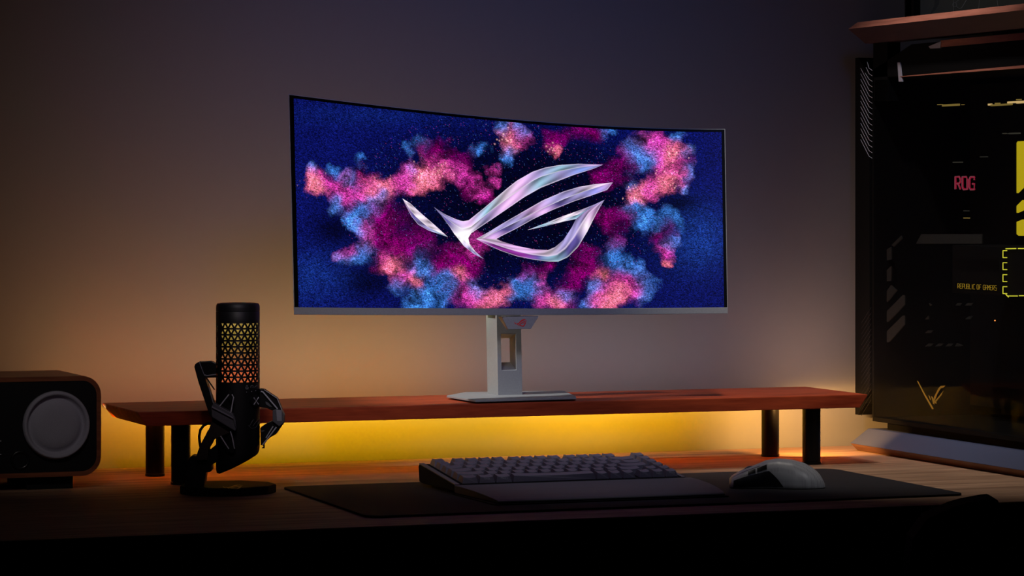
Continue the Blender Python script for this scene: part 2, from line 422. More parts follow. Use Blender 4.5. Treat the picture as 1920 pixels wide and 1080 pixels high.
C_mid = [(905,447.5),(940,430),(978.9,411),(1017.8,391),(1056.7,373.6),(1095.6,359),(1149.1,342.1)]
C_bot = [(930.7,448.1),(940,442.7),(969.2,428.1),(998.3,411.5),(1037.2,393.1),(1076.1,377.5),(1105.3,367.8),(1138.4,356),(1149.1,342.1)]
D_out = [(892.8,448.1),(914.1,459.3),(940,470.6),(969.2,480.6),(998.3,486.4),(1027.5,490.3),(1047,490.3),(1064.5,482.5),(1083.9,463.1),(1101.4,433.9),(1115,406.7),(1126.7,385.3),(1133.5,374.6)]
D_mid = [(900,448),(920,455),(945,463.5),(970,471),(998,477),(1027,480.5),(1044,477),(1060,465),(1077,443),(1090,420),(1103,400),(1133.5,374.6)]
D_in = [(930.7,448.1),(940,452.4),(969.2,461.1),(998.3,467),(1027.5,468.9),(1041.1,463.1),(1056.7,449.5),(1072.2,426.1),(1080,410.6),(1095,398),(1133.5,374.6)]
E_top = [(988.6,431.4),(1017.8,420.3),(1056.7,404.7),(1095.6,391.1),(1115,383.3),(1133.5,374.6)]
E_mid = [(988.6,431.4),(1020,422),(1058,410),(1085,402),(1110,388),(1133.5,374.6)]
E_bot = [(988.6,431.4),(1017.8,425.2),(1056.7,415.4),(1080,410.6),(1095,400),(1133.5,374.6)]
PW, PK, CY, LV, DK, MG = (1.0, .82, 1.0), (.85, .50, .92), (.45, .78, 1.0), (.42, .36, .72), (.12, .09, .35), (.35, .04, .42)
strips = [
 (A_top, A_mid, [PW, PW, PW, PW], 0), (A_mid, A_bot, [PK, DK, LV, CY], 0),
 (B_top, B_mid, [LV, LV, PK, CY, PW, PK, LV, CY, LV, PK], 1), (B_mid, B_bot, [DK, DK, PW, LV, PK, PK, CY, LV, (.2, .3, .75), LV], 1),
 (T_l, T_m, [PW, LV, LV], 0), (T_m, T_r, [PW, PW, CY], 0),
 (C_top, C_mid, [PW, LV, LV, PK, LV, LV, PW, PK], 1), (C_mid, C_bot, [PK, DK, LV, PK, DK, LV, (.3, .3, .8), PK], 1),
 (D_mid, D_out, [PK, MG, MG, MG, DK, CY, DK, DK, PW, PK, LV], 1), (D_in, D_mid, [PW, PK, PK, PK, PW, LV, LV, LV, PK, LV], 1),
 (E_top, E_mid, [LV, CY, PW, PW, LV, LV], 1), (E_mid, E_bot, [PW, CY, PW, CY, DK, LV], 1)]
def emblem_mesh(fn, n=70, m=7):
    V = []; Q = []; Col = []
    for si, (a, b, cols, e) in enumerate(strips):
        a = resamp(a, n); b = resamp(b, n); cols = np.array(cols)
        tt = np.linspace(0, 1, n); cr = np.stack([np.interp(tt, np.linspace(0, 1, len(cols)), cols[:, i]) for i in range(3)], 1)
        st = len(V)
        for j in range(m):
            w = j/(m-1); p = a*(1-w)+b*w
            edge = (1.0 if (si % 2 == 0 and j == 0) or (si % 2 == 1 and j == m-1) else 0)
            sh = .66+.50*np.sin(tt*23+si*1.7+w*2.2)*np.sin(tt*7+w*3)+.15*(1-abs(2*w-1))
            c = cr*sh[:, None]
            if edge: c = c*.3+.7*np.array([.9, .75, 1.0])
            if j == (m-1) and si % 2 == 0: c = c*.5+.5
            c = c+.75*np.exp(-((p[:, 0]-869)**2+(p[:, 1]-442)**2)/300)[:, None]
            for k in range(n): V.append(fn(p[k, 0], p[k, 1])); Col.append(c[k])
        for j in range(m-1):
            for k in range(n-1):
                s0 = st+j*n+k; Q.append((s0, s0+1, s0+n+1, s0+n))
    return np.array(V), np.array(Q), np.clip(np.array(Col), 0, 1)
V_, Q_, C_ = emblem_mesh(lambda x, y: tuple(MS(x, y, .0024)))
em = fastmesh('emblem', V_, Q_, C_, vcol_glow('emblem picture', 1.0), scr)
em['label'] = 'glassy white eye emblem shown on the screen'

# --- stand
def stand_pole():
    Yf, Yb = 4.76, 4.809
    xl = PY(934, 737, Yf)[0]; xr = PY(979.5, 737, Yf)[0]; z0 = .1205; z1 = .262
    lean = -.0028
    def P3(x, y, z): return (x+lean*(z-z0)/(z1-z0), y, z)
    fl = PY(940, 660, Yf)[0]+.0013; fr_ = PY(968, 660, Yf)[0]+.001; ft = PY(955, 626, Yf)[2]; fb = PY(955, 694, Yf)[2]
    bl = fl-.002; br = PY(956, 650, Yb)[0]+.001; bt = PY(955, 634.5, Yb)[2]; bb = PY(955, 679, Yb)[2]
    v = []
    for y, (a, b_, c_, d_) in ((Yf, (fl, fr_, fb, ft)), (Yb, (bl, br, bb, bt))):
        v += [P3(xl, y, z0), P3(xr, y, z0), P3(xr, y, z1), P3(xl, y, z1)]
        v += [P3(a, y, c_), P3(b_, y, c_), P3(b_, y, d_), P3(a, y, d_)]
    f = []
    for o_ in (0, 8):
        for k in range(4): f.append((o_+k, o_+(k+1) % 4, o_+4+(k+1) % 4, o_+4+k))
    for k in range(4):
        f.append((k, (k+1) % 4, 8+(k+1) % 4, 8+k)); f.append((4+k, 4+(k+1) % 4, 12+(k+1) % 4, 12+k))
    return make('stand_pole', v, f, M['standgrey'], mon, bevel=.0006)
stand_pole()
bp_ = [(837.5, 741.5), (891.5, 750.2), (1080.5, 744.6), (1079, 742.5), (1057, 732.2), (872, 735)]
zt = .1208
MB().prism([G(x, y, zt) for x, y in bp_], (0, 0, -.0032)).build('stand_base', M['standgrey'], mon, bevel=.0005)
for (a, b_) in ((905, 748.6), (1055, 744.6), (862, 742.5)):
    c_ = G(a, b_, .1176)
    MB().box(c_[0]-.011, c_[0]+.011, c_[1]+.003, c_[1]+.013, SZ1, .1178).build('rubber_foot', M['rubber'], mon)
dch = float(mdepth(np.array(975.), np.array(600.)))-.010
chin = pprism('sensor_bump', [(940.5, 594), (1010, 593.5), (995.5, 616.8), (952.5, 617.4)], dch, .030, M['monitor'], mon, bevel=.0005)
pprism('bump_edge', [(934, 594), (940.3, 594), (952.8, 617.4), (950, 618.6)], [dch+.014, dch, dch, dch+.014], .006, M['standgrey'], mon)
V_, Q_, C_ = emblem_mesh(lambda x, y: W(964+(x-754.8)*(24/394.3), 598.2+(y-307)*(14/183.2), dch-.0006), 24, 2)
make('red_emblem', V_, [tuple(int(i) for i in r) for r in Q_], M['redlogo'], mon)
# neck joining panel and pole
MB().box(1.775, 1.815, 4.765, 4.80, .25, .36).build('neck_mount', M['standgrey'], mon)

# ------------------------------------------------------------------ desk mat
corn = [G(527, 916), G(1560, 881.5), G(1812, 929.5), G(690, 972)]
def rounded(poly, r, n=6):
    out = []
    for i, p in enumerate(poly):
        p = Vector(p[:2]); a = Vector(poly[i-1][:2]); b = Vector(poly[(i+1) % len(poly)][:2])
        u = (a-p).normalized(); w = (b-p).normalized(); ang = u.angle(w); tl = r/math.tan(ang/2)
        c = p+(u+w).normalized()*(r/math.sin(ang/2)); s0 = p+u*tl; s1 = p+w*tl
        a0 = math.atan2(*(s0-c).yx); a1 = math.atan2(*(s1-c).yx); da = (a1-a0+math.pi) % (2*math.pi)-math.pi
        for k in range(n+1): q_ = a0+da*k/n; out.append((c.x+r*math.cos(q_), c.y+r*math.sin(q_)))
    return out
rp = rounded(corn, .022)
mat_o = MB().prism([(x, y, .0002) for x, y in rp], (0, 0, .0028)).build('desk_mat', M['mat'], origin=(1.75, 4.4, 0))
tag(mat_o, 'large thin black cloth desk mat under the keyboard and mouse', 'desk mat')
MZ = .003

# ------------------------------------------------------------------ keyboard
kb = thing('keyboard', 'black compact mechanical keyboard with grey keycaps and attached wrist rest on the mat', 'keyboard', (1.745, 4.38, MZ))
KX0, KX1, KYF, KYB = 1.574, 1.940, 4.378, 4.540
zf, zb = .0165, .0355
def kz(y): return zf+(zb-zf)*(y-KYF)/(KYB-KYF)
# body: side profile swept along X
prof = [(KYF, .0075), (KYF, zf), (KYB-.004, kz(KYB-.004)), (KYB, zb-.004), (KYB-.004, .0085), (KYB-.02, .007)]
MB().prism([(KX0, y, z) for y, z in prof], (KX1-KX0, 0, 0)).build('case', M['keybody'], kb, bevel=.0015)
for x in (KX0+.03, KX1-.05):
    MB().box(x, x+.025, KYB-.035, KYB-.022, MZ, .0085).build('rubber_foot', M['rubber'], kb)
    MB().box(x, x+.025, KYF+.01, KYF+.02, MZ, .0085).build('rubber_foot', M['rubber'], kb)
# raised rim left/right/back
MB().prism([(KX0, y, z) for y, z in [(KYF, zf), (KYF, zf+.0012), (KYB-.004, kz(KYB-.004)+.0012), (KYB-.004, kz(KYB-.004))]], (.008, 0, 0)).build('side_rim', M['darkgrey'], kb)
MB().prism([(KX1-.006, y, z) for y, z in [(KYF, zf), (KYF, zf+.0012), (KYB-.004, kz(KYB-.004)+.0012), (KYB-.004, kz(KYB-.004))]], (.006, 0, 0)).build('side_rim', M['darkgrey'], kb)
U_ = .0212; ROW = .0246; K0 = 1.587
rows = []
rows.append([(0, 1)]+[(1.5+i, 1) for i in range(4)]+[(5.75+i, 1) for i in range(4)]+[(10+i, 1) for i in range(4)]+[(15.25, 1)])
rows.append([(i, 1) for i in range(13)]+[(13, 2), (15.25, 1)])
rows.append([(0, 1.5)]+[(1.5+i, 1) for i in range(12)]+[(13.5, 1.5), (15.25, 1)])
rows.append([(0, 1.75)]+[(1.75+i, 1) for i in range(11)]+[(12.75, 2.25), (15.25, 1)])
rows.append([(0, 2.25)]+[(2.25+i, 1) for i in range(10)]+[(12.25, 1.75), (14.25, 1), (15.25, 1)])
rows.append([(0, 1.25), (1.25, 1.25), (2.5, 1.25), (3.75, 6.25), (10, 1), (11, 1), (12, 1), (13.25, 1), (14.25, 1), (15.25, 1)])
def cap(w):
    """keycap mesh, width w, centred, with a dished top"""
    hb = w/2-.0008; db = ROW/2-.0012; ht = w/2-.0034; dt = ROW/2-.0052; H = .0098
    n = 6; v = [(-hb, -db, 0), (hb, -db, 0), (hb, db, 0), (-hb, db, 0)]; f = []
    top = []
    for j in range(3):
        for i in range(n):
            x = -ht+2*ht*i/(n-1); y = -dt+.0006+2*dt*j/2
            dish = -.0012*(1-((i/(n-1))*2-1)**2)
            v.append((x, y, H+dish-(.0008 if j == 0 else 0))); top.append(len(v)-1)
    g = lambda i, j: 4+j*n+i
    for j in range(2):
        for i in range(n-1): f.append((g(i, j), g(i+1, j), g(i+1, j+1), g(i, j+1)))
    f.append(tuple([0, 1]+[g(i, 0) for i in range(n-1, -1, -1)])); f.append(tuple([2, 3]+[g(i, 2) for i in range(n)]))
    f.append((1, 2, g(n-1, 2), g(n-1, 1), g(n-1, 0))); f.append((3, 0, g(0, 0), g(0, 1), g(0, 2)))
    f.append((3, 2, 1, 0))
    return v, f
caps = {}
slope = math.atan2(zb-zf, KYB-KYF); key_at = {}
for r, row in enumerate(rows):
    y = KYB-.0105-ROW*(r+.5)
    for c_, (u, w) in enumerate(row):
        if w not in caps:
            vv, ff = cap(w*U_)
            me_o = make('keycap', vv, ff, M['keycap'], None, bevel=.0005); caps[w] = me_o
            o = me_o
        else:
            o = caps[w].copy(); C.objects.link(o)
        o.parent = kb; o.location = Vector((K0+(u+w/2)*U_, y, kz(y)+.0004))-kb.location
        o.rotation_euler = (slope, 0, 0)
        key_at[(r, c_)] = o
def text_mesh(name, body, size, mat, parent, loc, rot, align='CENTER', depth=.0):
    cu = bpy.data.curves.new('txt', 'FONT'); cu.body = body; cu.size = size; cu.align_x = align; cu.extrude = depth; cu.resolution_u = 2
    to = bpy.data.objects.new('txt', cu); C.objects.link(to)
    bpy.context.view_layer.update()
    me = bpy.data.meshes.new_from_object(to.evaluated_get(bpy.context.evaluated_depsgraph_get()))
    bpy.data.objects.remove(to)
    me.materials.clear(); me.materials.append(mat)
    o = bpy.data.objects.new(name, me); C.objects.link(o); o.parent = parent; o.location = loc; o.rotation_euler = rot
    return o
frot = math.atan2(.0094, .0040)
for key, s_ in (((5, 1), 'Lock'), ((5, 2), 'Macro'), ((0, 13), 'Pause'), ((4, 12), 'Light'), ((5, 8), 'Light'), ((5, 9), 'Mode'), ((3, 13), 'End')):
    text_mesh('legend', s_, .0044, M['legend'], key_at[key], (0, -ROW/2+.0020, .0052), (frot, 0, 0))
# wrist rest
RY0, RY1 = 4.205, KYF-.001
n = 14; pts = []
prof = [(RY1, .0055), (RY1, .0165), (RY1-.03, .0163), (RY1-.08, .0148), (RY1-.13, .0122), (RY0+.010, .0098), (RY0+.002, .0083), (RY0, .0066), (RY0+.001, .0052)]
v = []; f = []
cols_ = 24
for i in range(cols_+1):
    t_ = i/cols_
    for j, (y, z) in enumerate(prof):
        jj = (RY1-y)/(RY1-RY0)
        xl = 1.573+.004*jj-.012*math.sin(jj*1.5)*0; xr = 1.948-.022*jj**2
        v.append((xl+(xr-xl)*t_, y, z))
m_ = len(prof)
for i in range(cols_):
    for j in range(m_-1): f.append((i*m_+j, (i+1)*m_+j, (i+1)*m_+j+1, i*m_+j+1))
    f.append((i*m_+m_-1, (i+1)*m_+m_-1, (i+1)*m_, i*m_))
f.append(tuple(range(m_))); f.append(tuple(cols_*m_+j for j in range(m_)))
make('wrist_rest', v, f, M['rest'], kb, bevel=.001)
MB().box(1.570, 1.930, 4.200, RY1, MZ, .0050).build('rest_base', M['keybody'], kb, bevel=.0006)

# ------------------------------------------------------------------ mouse
mc = G(1472, 917, MZ)
mouse = thing('computer_mouse', 'grey wireless computer mouse on the right of the black desk mat', 'mouse', (mc[0], mc[1]+.02, MZ))
Xs = np.array([1384, 1388, 1397, 1410, 1425, 1441, 1452, 1474, 1501, 1523, 1539.6, 1550.5, 1557, 1561])
Ht = np.array([.0135, .0172, .0215, .0270, .0315, .0365, .0405, .0432, .0415, .0365, .0290, .0215, .0130, .0062])
Hw = np.array([.018, .0245, .028, .0285, .027, .0265, .0275, .0305, .0325, .0315, .0275, .0225, .0165, .009])
axis = Vector((math.cos(-TH-.03), math.sin(-TH-.03), 0)); side = Vector((-axis.y, axis.x, 0))
mctr = Vector((mc[0], mc[1]+.028, 0))
mpx = 4.79/F
def mouse_surf(name, lo, hi, a0, a1, mat, scale=1.0, n=40, k=30, z0=MZ+.001, skew=0):
    """skin of the mouse between stations; a0..a1 angles (0 = camera side base, pi = far base)"""
    v = []; f = []
    xs = np.linspace(lo, hi, n)
    for x in xs:
        x_ = x
        for j in range(k):
            a = a0+(a1-a0)*j/(k-1); e = .72; x = x_+skew*(a1-a)/(a1-a0)*(x_-lo)/(hi-lo)
            h = np.interp(x, Xs, Ht); w = np.interp(x, Xs, Hw); s_ = (x-1472)*mpx
            ca, sa = math.cos(a), math.sin(a)
            yy = -math.copysign(abs(ca)**e, ca)*w*scale; zz = max(0, abs(sa)**.85)*(h-.001)*scale
            waist = 1-.10*math.exp(-((x-1440)/30)**2)*(1-sa)
            p = mctr+axis*s_+side*yy*waist; v.append((p.x, p.y, z0+zz))
    for i in range(n-1):
        for j in range(k-1): f.append((i*k+j, i*k+j+1, (i+1)*k+j+1, (i+1)*k+j))
    if a1-a0 > 3:
        f.append(tuple(range(k))); f.append(tuple((n-1)*k+j for j in range(k)))
        for i in range(n-1): f.append((i*k, (i+1)*k, (i+1)*k+k-1, i*k+k-1))
    return make(name, v, f, mat, mouse, smooth=True)
# shell material: grey with fine slanted rows of dark perforation on the hump
m, N, L, b = nt('perforated mouse shell')
tc = N.new('ShaderNodeTexCoord'); mp = N.new('ShaderNodeMapping'); mp.inputs['Rotation'].default_value = (0, 0, .55)
L.new(tc.outputs['Object'], mp.inputs[0])
wv = N.new('ShaderNodeTexWave'); wv.inputs['Scale'].default_value = 62; wv.inputs['Distortion'].default_value = .6; wv.bands_direction = 'Y'
wv2 = N.new('ShaderNodeTexWave'); wv2.inputs['Scale'].default_value = 150; wv2.bands_direction = 'X'
L.new(mp.outputs[0], wv.inputs[0]); L.new(mp.outputs[0], wv2.inputs[0])
mu = N.new('ShaderNodeMath'); mu.operation = 'MULTIPLY'; L.new(wv.outputs['Fac'], mu.inputs[0]); L.new(wv2.outputs['Fac'], mu.inputs[1])
cr = N.new('ShaderNodeValToRGB'); cr.color_ramp.elements[0].color = (.34, .345, .37, 1); cr.color_ramp.elements[1].color = (.25, .25, .27, 1)
cr.color_ramp.elements[0].position = .25; cr.color_ramp.elements[1].position = .6
L.new(mu.outputs[0], cr.inputs[0]); L.new(cr.outputs[0], b.inputs['Base Color']); b.inputs['Roughness'].default_value = .4
M['shell'] = m
mouse_surf('shell', 1384, 1561, 0, math.pi, M['shell'])
mouse_surf('side_grip', 1390, 1456, .03, .62, M['black'], 1.012, n=24, k=10, skew=26)
for a, b_ in ((1417, 1431), (1434, 1452)):
    mouse_surf('side_button', a, b_, .70, .98, M['satin'], 1.03, n=8, k=6)
mouse_surf('button_seam', 1386, 1440, 1.10, 1.14, M['black'], 1.008, n=20, k=3)
wc = mctr+axis*((1423-1472)*mpx)+side*.001
MB().lathe([(.0085, -.0035), (.0105, -.0025), (.0105, .0025), (.0085, .0035)], (0, 0, 0), 'x', 28)
wheel = MB(); R_ = .0108
ww = []
for s_ in (-.0035, .0035):
    for k in range(28):
        a = 2*math.pi*k/28; p = wc+side*s_+axis*math.cos(a)*R_; ww.append((p.x, p.y, .0245+R_*math.sin(a)))
wheel.add(ww, [tuple(range(28)), tuple(range(28, 56))]+[(k, (k+1) % 28, 28+(k+1) % 28, 28+k) for k in range(28)])
wheel.build('scroll_wheel', M['darkgrey'], mouse, bevel=.0006)
def mtop(x, y):  # emblem on the mouse back
    return x
mb_ = MB()
for pts in ([(1531, 872), (1536, 878), (1530, 883)], [(1536, 873), (1541, 880), (1534, 886)], [(1524, 881), (1538, 884), (1547, 886)]):
    mb_.tube([W(x, y, 4.757) for x, y in pts], .0003, 6)

# ------------------------------------------------------------------ speaker
sp_ = thing('speaker', 'black fronted speaker in a rounded walnut cabinet at the left end of the desk', 'speaker', (.975, 4.775, 0))
X0, X1, Y0, Y1, Z0, Z1 = .825, 1.1245, 4.69, 4.862, .0195, .1685
def rrect(x0, x1, z0, z1, r, n=8):
    out = []
    for cx_, cz_, a0 in ((x1-r, z1-r, 0), (x0+r, z1-r, 90), (x0+r, z0+r, 180), (x1-r, z0+r, 270)):
        for k in range(n+1):
            a = math.radians(a0+90*k/n); out.append((cx_+r*math.cos(a), cz_+r*math.sin(a)))
    return out
o_ = rrect(X0, X1, Z0, Z1, .029); i2 = rrect(X0+.0068, X1-.0068, Z0+.0068, Z1-.0068, .0225); n = len(o_)
v = [(x, Y0, z) for x, z in o_]+[(x, Y1, z) for x, z in o_]+[(x, Y0, z) for x, z in i2]+[(x, Y0+.01, z) for x, z in i2]
f = [tuple(range(n, 2*n))]
for k in range(n):
    k2 = (k+1) % n
    f += [(k, k2, n+k2, n+k), (k, k2, 2*n+k2, 2*n+k), (2*n+k, 2*n+k2, 3*n+k2, 3*n+k)]
f.append(tuple(range(3*n, 4*n)))
make('cabinet', v, f, M['spkwood'], sp_)
i3 = rrect(X0+.0069, X1-.0069, Z0+.0069, Z1-.0069, .0224)
MB().prism([(x, Y0+.0012, z) for x, z in i3], (0, .008, 0)).build('front_panel', M['black'], sp_)
cc_ = PY(105, 797, Y0)
for cx_ in (cc_[0], 2*(X0+X1)/2-cc_[0]):
    cc2 = (cx_, Y0+.0012, cc_[2])
    MB().lathe([(.0, -.0075), (.020, -.0073), (.030, -.0066), (.0355, -.004), (.039, -.0006), (.0415, -.0006), (.044, -.006), (.047, -.0108), (.0490, -.0095), (.0505, -.005), (.0512, 0)], cc2, 'y', 72).build('driver_cover', M['cloth'], sp_, smooth=True)
pc_ = PY(38, 863, Y0)
MB().lathe([(.0095, .002), (.0105, -.0012), (.0130, -.0022), (.0142, -.001), (.0146, .001)], (pc_[0], Y0+.001, pc_[2]), 'y', 40).build('bass_port', M['satin'], sp_, smooth=True)
for yy in (827, 852):
    p = PY(1, yy, Y0); MB().box(p[0]-.003, p[0]+.0012, Y0+.0006, Y0+.0013, p[2]-.0006, p[2]+.0006).build('dial_mark', M['legend'], sp_)
p0 = PY(50, 905, 4.705)[0]; p1 = PY(137, 905, 4.705)[0]
MB().box(p0, p1, 4.705, 4.845, 0, Z0+.0003).build('foot', M['rubber'], sp_, bevel=.001)
MB().box(X0+X1-p1, X0+X1-p0, 4.705, 4.845, 0, Z0+.0003).build('foot', M['rubber'], sp_, bevel=.001)

# ------------------------------------------------------------------ microphone
MDp = 4.70
mic = thing('microphone', 'black cylindrical microphone with glowing orange grille in a shock mount on a round base', 'microphone',
            G(432, 925))
def MC(px, py, d=MDp): return W(px, py, d)
mx_, my_, _ = MC(446, 700); px2m = MDp/F
def mz(py): return CZ-(py-HY)/F*MDp
Rm = 41*px2m
# body: rings (height, radius factor) ; lower end slanted
def zlow(xl): # local right offset in metres -> lower rim z
    t = (xl/Rm+1)/2
    return mz(893)*(1-t)+mz(852)*t
n = 64; v = []; f = []
body_rings = [(mz(570), .86), (mz(568.5), .0)]
prof = [('t', mz(568), 0), ('t', mz(568), .80), ('t', mz(569), .94), ('t', mz(572), .985), ('t', mz(577), 1.0), ('t', mz(582.5), 1.0), ('t', mz(583.2), .985), ('t', mz(584), 1.0), ('t', mz(603.5), 1.0)]
def ring_pts(z, rf, slant=None):
    out = []
    for k in range(n):
        a = 2*math.pi*k/n; lx = math.cos(a)*Rm*rf; ly = math.sin(a)*Rm*rf
        zz = z if slant is None else slant(lx)
        out.append((mx_+lx*cs+ly*sn, my_-lx*sn+ly*cs, zz))
    return out
def loft(rings, name, mat, parent, **k):
    v = []; f = []
    for R in rings: v += R
    for i in range(len(rings)-1):
        for q_ in range(n): f.append((i*n+q_, i*n+(q_+1) % n, (i+1)*n+(q_+1) % n, (i+1)*n+q_))
    f.append(tuple(range(n))); f.append(tuple((len(rings)-1)*n+q_ for q_ in range(n)))
    return make(name, v, f, mat, parent, **k)
loft([ring_pts(z, max(r, .02)) for _, z, r in prof], 'top_cap', M['micblack'], mic, smooth=True).modifiers.new('e', 'EDGE_SPLIT').split_angle = math.radians(40)
lowr = [ring_pts(mz(716.5), 1.0), ring_pts(mz(790), 1.0), ring_pts(mz(815), 1.005)]
for rf, lift in ((1.0, .0135), (.995, .0085), (.96, .0035), (.86, .0008), (.6, 0), (.02, 0)):
    lowr.append(ring_pts(0, rf, (lambda lx, l=lift: zlow(lx)+l-.0000+.0012*(abs(lx)/Rm)**2)))
loft(lowr, 'body', M['micblack'], mic, smooth=True).modifiers.new('e', 'EDGE_SPLIT').split_angle = math.radians(40)
# grille: cage of triangular openings over a glowing core
rowsN = 10; z_top, z_bot = mz(603.5), mz(716.5); hrow = (z_top-z_bot)/rowsN
ncol = 20; da = 2*math.pi/ncol
v = []; f = []
def cyl(a, z, r): return (mx_+(math.sin(a)*cs-math.cos(a)*sn)*r, my_+(-math.sin(a)*sn-math.cos(a)*cs)*r, z)
solid0 = math.radians(-51)
def addface(pts, r=Rm):
    st = len(v)
    for a, z in pts: v.append(cyl(a, z, r))
    f.append(tuple(range(st, st+len(pts))))
for rrow in range(rowsN):
    zt_, zb_ = z_top-hrow*rrow, z_top-hrow*(rrow+1)
    sh = (rrow % 2)*.5
    for c_ in range(ncol*2):
        a0 = (c_*.5+sh)*da+math.radians(-40)
        upT = (c_ % 2 == 0)
        tri = [(a0, zb_), (a0+da, zb_), (a0+da/2, zt_)] if upT else [(a0+0*da, zt_), (a0+da/2, zb_), (a0+da, zt_)]
        # triangles shift by half a cell
        am = (a0+da/2+math.pi) % (2*math.pi)-math.pi
        ctr = (sum(p[0] for p in tri)/3, sum(p[1] for p in tri)/3)
        closed = (math.radians(-60) < am < math.radians(-43))
        if closed:
            addface(tri); continue
        s_ = .53
        # hole: triangle with a bite at each corner (three lobes)
        hole = []
        for i in range(3):
            p = tri[i]; h = (ctr[0]+(p[0]-ctr[0])*s_, ctr[1]+(p[1]-ctr[1])*s_)
            q2 = tri[(i+1) % 3]; h2 = (ctr[0]+(q2[0]-ctr[0])*s_, ctr[1]+(q2[1]-ctr[1])*s_)
            hole.append(h)
        for i in range(3):
            j = (i+1) % 3
            addface([tri[i], tri[j], hole[j], hole[i]])
            # inner wall thickness
            st = len(v)
            v.append(cyl(hole[i][0], hole[i][1], Rm)); v.append(cyl(hole[j][0], hole[j][1], Rm))
            v.append(cyl(hole[j][0], hole[j][1], Rm-.0010)); v.append(cyl(hole[i][0], hole[i][1], Rm-.0010))
            f.append((st, st+1, st+2, st+3))
g_ = make('grille', v, f, M['micblack'], mic)
m, N, L, b = nt('lit microphone core')
tc = N.new('ShaderNodeTexCoord'); sx = N.new('ShaderNodeSeparateXYZ'); L.new(tc.outputs['Generated'], sx.inputs[0])
cr = N.new('ShaderNodeValToRGB'); el = cr.color_ramp.elements
el[0].position = 0; el[0].color = (.95, .20, .06, 1); el[1].position = 1; el[1].color = (.62, .40, .09, 1)
for p_, c_ in ((.22, (.80, .15, .055)), (.42, (.48, .16, .05)), (.62, (.36, .22, .035)), (.82, (.50, .33, .055))):
    e = el.new(p_); e.color = (*c_, 1)
L.new(sx.outputs['Z'], cr.inputs[0])
vo = N.new('ShaderNodeTexVoronoi'); vo.inputs['Scale'].default_value = 620; L.new(tc.outputs['Object'], vo.inputs['Vector'])
c2 = N.new('ShaderNodeMapRange'); c2.inputs['From Min'].default_value = .15; c2.inputs['From Max'].default_value = .75; c2.inputs['To Min'].default_value = 1.15; c2.inputs['To Max'].default_value = .45
L.new(vo.outputs['Distance'], c2.inputs['Value'])
ml = N.new('ShaderNodeMix'); ml.data_type = 'RGBA'; ml.blend_type = 'MULTIPLY'; ml.inputs[0].default_value = 1
L.new(cr.outputs[0], ml.inputs[6]); L.new(c2.outputs[0], ml.inputs[7])
L.new(ml.outputs[2], b.inputs['Emission Color']); b.inputs['Emission Strength'].default_value = .85
b.inputs['Base Color'].default_value = (.02, .015, .01, 1)
core = MB().lathe([(Rm*.9, 0), (Rm*.9, z_top-z_bot)], (mx_, my_, z_bot), n=48).build('lit_core', m, mic, smooth=True)
core['label'] = 'core glowing gold at the top and orange below'
# icons, knob and emblem on the body front
def onbody(px, py, lift=.0004):
    s_ = (px-446)/41.0; s_ = max(-.985, min(.985, s_)); a = math.asin(s_)
    return cyl(a, mz(py), Rm+lift)
ic = MB()
def line(pts, r=.00022):
    ic.tube([onbody(*p) for p in pts], r, 6)
line([(465.5, 721), (467, 721), (467, 726), (464.5, 726), (464.5, 721), (465.5, 721)]); line([(463.5, 724), (464, 727.5), (467.5, 727.5), (468.3, 724)])
line([(472.5, 725), (472.5, 721.5), (475.5, 721), (476.5, 721.5), (476.3, 725.5)]); line([(479, 725), (480.5, 722.8), (483, 722.3)])
ic.build('icons', M['legend'], mic)
ic = MB()
for p in ((465.3, 733), (474, 732), (481, 731)):
    c_ = onbody(*p, lift=.0002); ic.lathe([(.0005, -.0004), (.0005, .0004)], c_, 'y', 10)
ic.build('indicator', M['legend'], mic)
kc = onbody(478, 750, 0); ka = math.asin((478-446)/41.0)
kn = MB(); nd = Vector((math.sin(ka)*cs-math.cos(ka)*sn, -math.sin(ka)*sn-math.cos(ka)*cs, 0))
kn.tube([Vector(kc)+nd*-.002, Vector(kc)+nd*.004, Vector(kc)+nd*.0045], [.0085, .0085, .0075], 28)
kb2 = kn.build('knob', M['satin'], mic)
xx = MB(); tdir = Vector((nd.y, -nd.x, 0)); tdir = -tdir
kc_ = Vector(kc)+nd*.0048
for sgn in (1, -1):
    a = kc_+tdir*.005*sgn+Vector((0, 0, .005)); b_ = kc_-tdir*.005*sgn-Vector((0, 0, .005))
    xx.tube([a, kc_, b_], [.0009, .0002, .0009], 6)
xx.build('knob_cross', M['wire'], kb2)
e_ = MB()
for pts in ([(470, 797), (476, 786), (487, 778)], [(476, 797), (481, 790), (487, 784)], [(468, 795), (474, 801), (481, 800), (486, 790)]):
    e_.tube([onbody(*p) for p in pts], .0003, 6)
e_.build('embossed_emblem', M['darkgrey'], mic)

# shock mount, left arm (crop at 340,660 scale 7.71)
o1, s1 = (340, 660), 7.71
sm = mic
pprism('mount_arm', [(185,215),(200,170),(255,140),(330,330),(385,510),(462,735),(470,800),(480,985),(425,935),(395,880),(250,450)], 4.672, .030, M['black'], sm, s1, o1, bevel=.0012)
pprism('mount_arm', [(262,142),(430,132),(505,172),(505,370),(345,375),(320,320)], 4.685, .018, M['satin'], sm, s1, o1, bevel=.0008)
w_ = MB(); ln = lambda pts, d, r, o=o1, s=s1: w_.tube([W(o[0]+x/s, o[1]+y/s, d) for x, y in pts], r, 8)
ln([(258,140),(330,330),(345,350)], 4.670, .0005); ln([(330,330),(370,342),(500,325)], 4.670, .0009)
ln([(395,510),(462,735)], 4.670, .0008)
w_.build('trim_wire', M['gunmetal'], sm)
w_ = MB(); ln([(345,345),(480,545)], 4.668, .0010); w_.build('support_rod', M['satin'], sm)
o2, s2 = (330, 730), 4.909
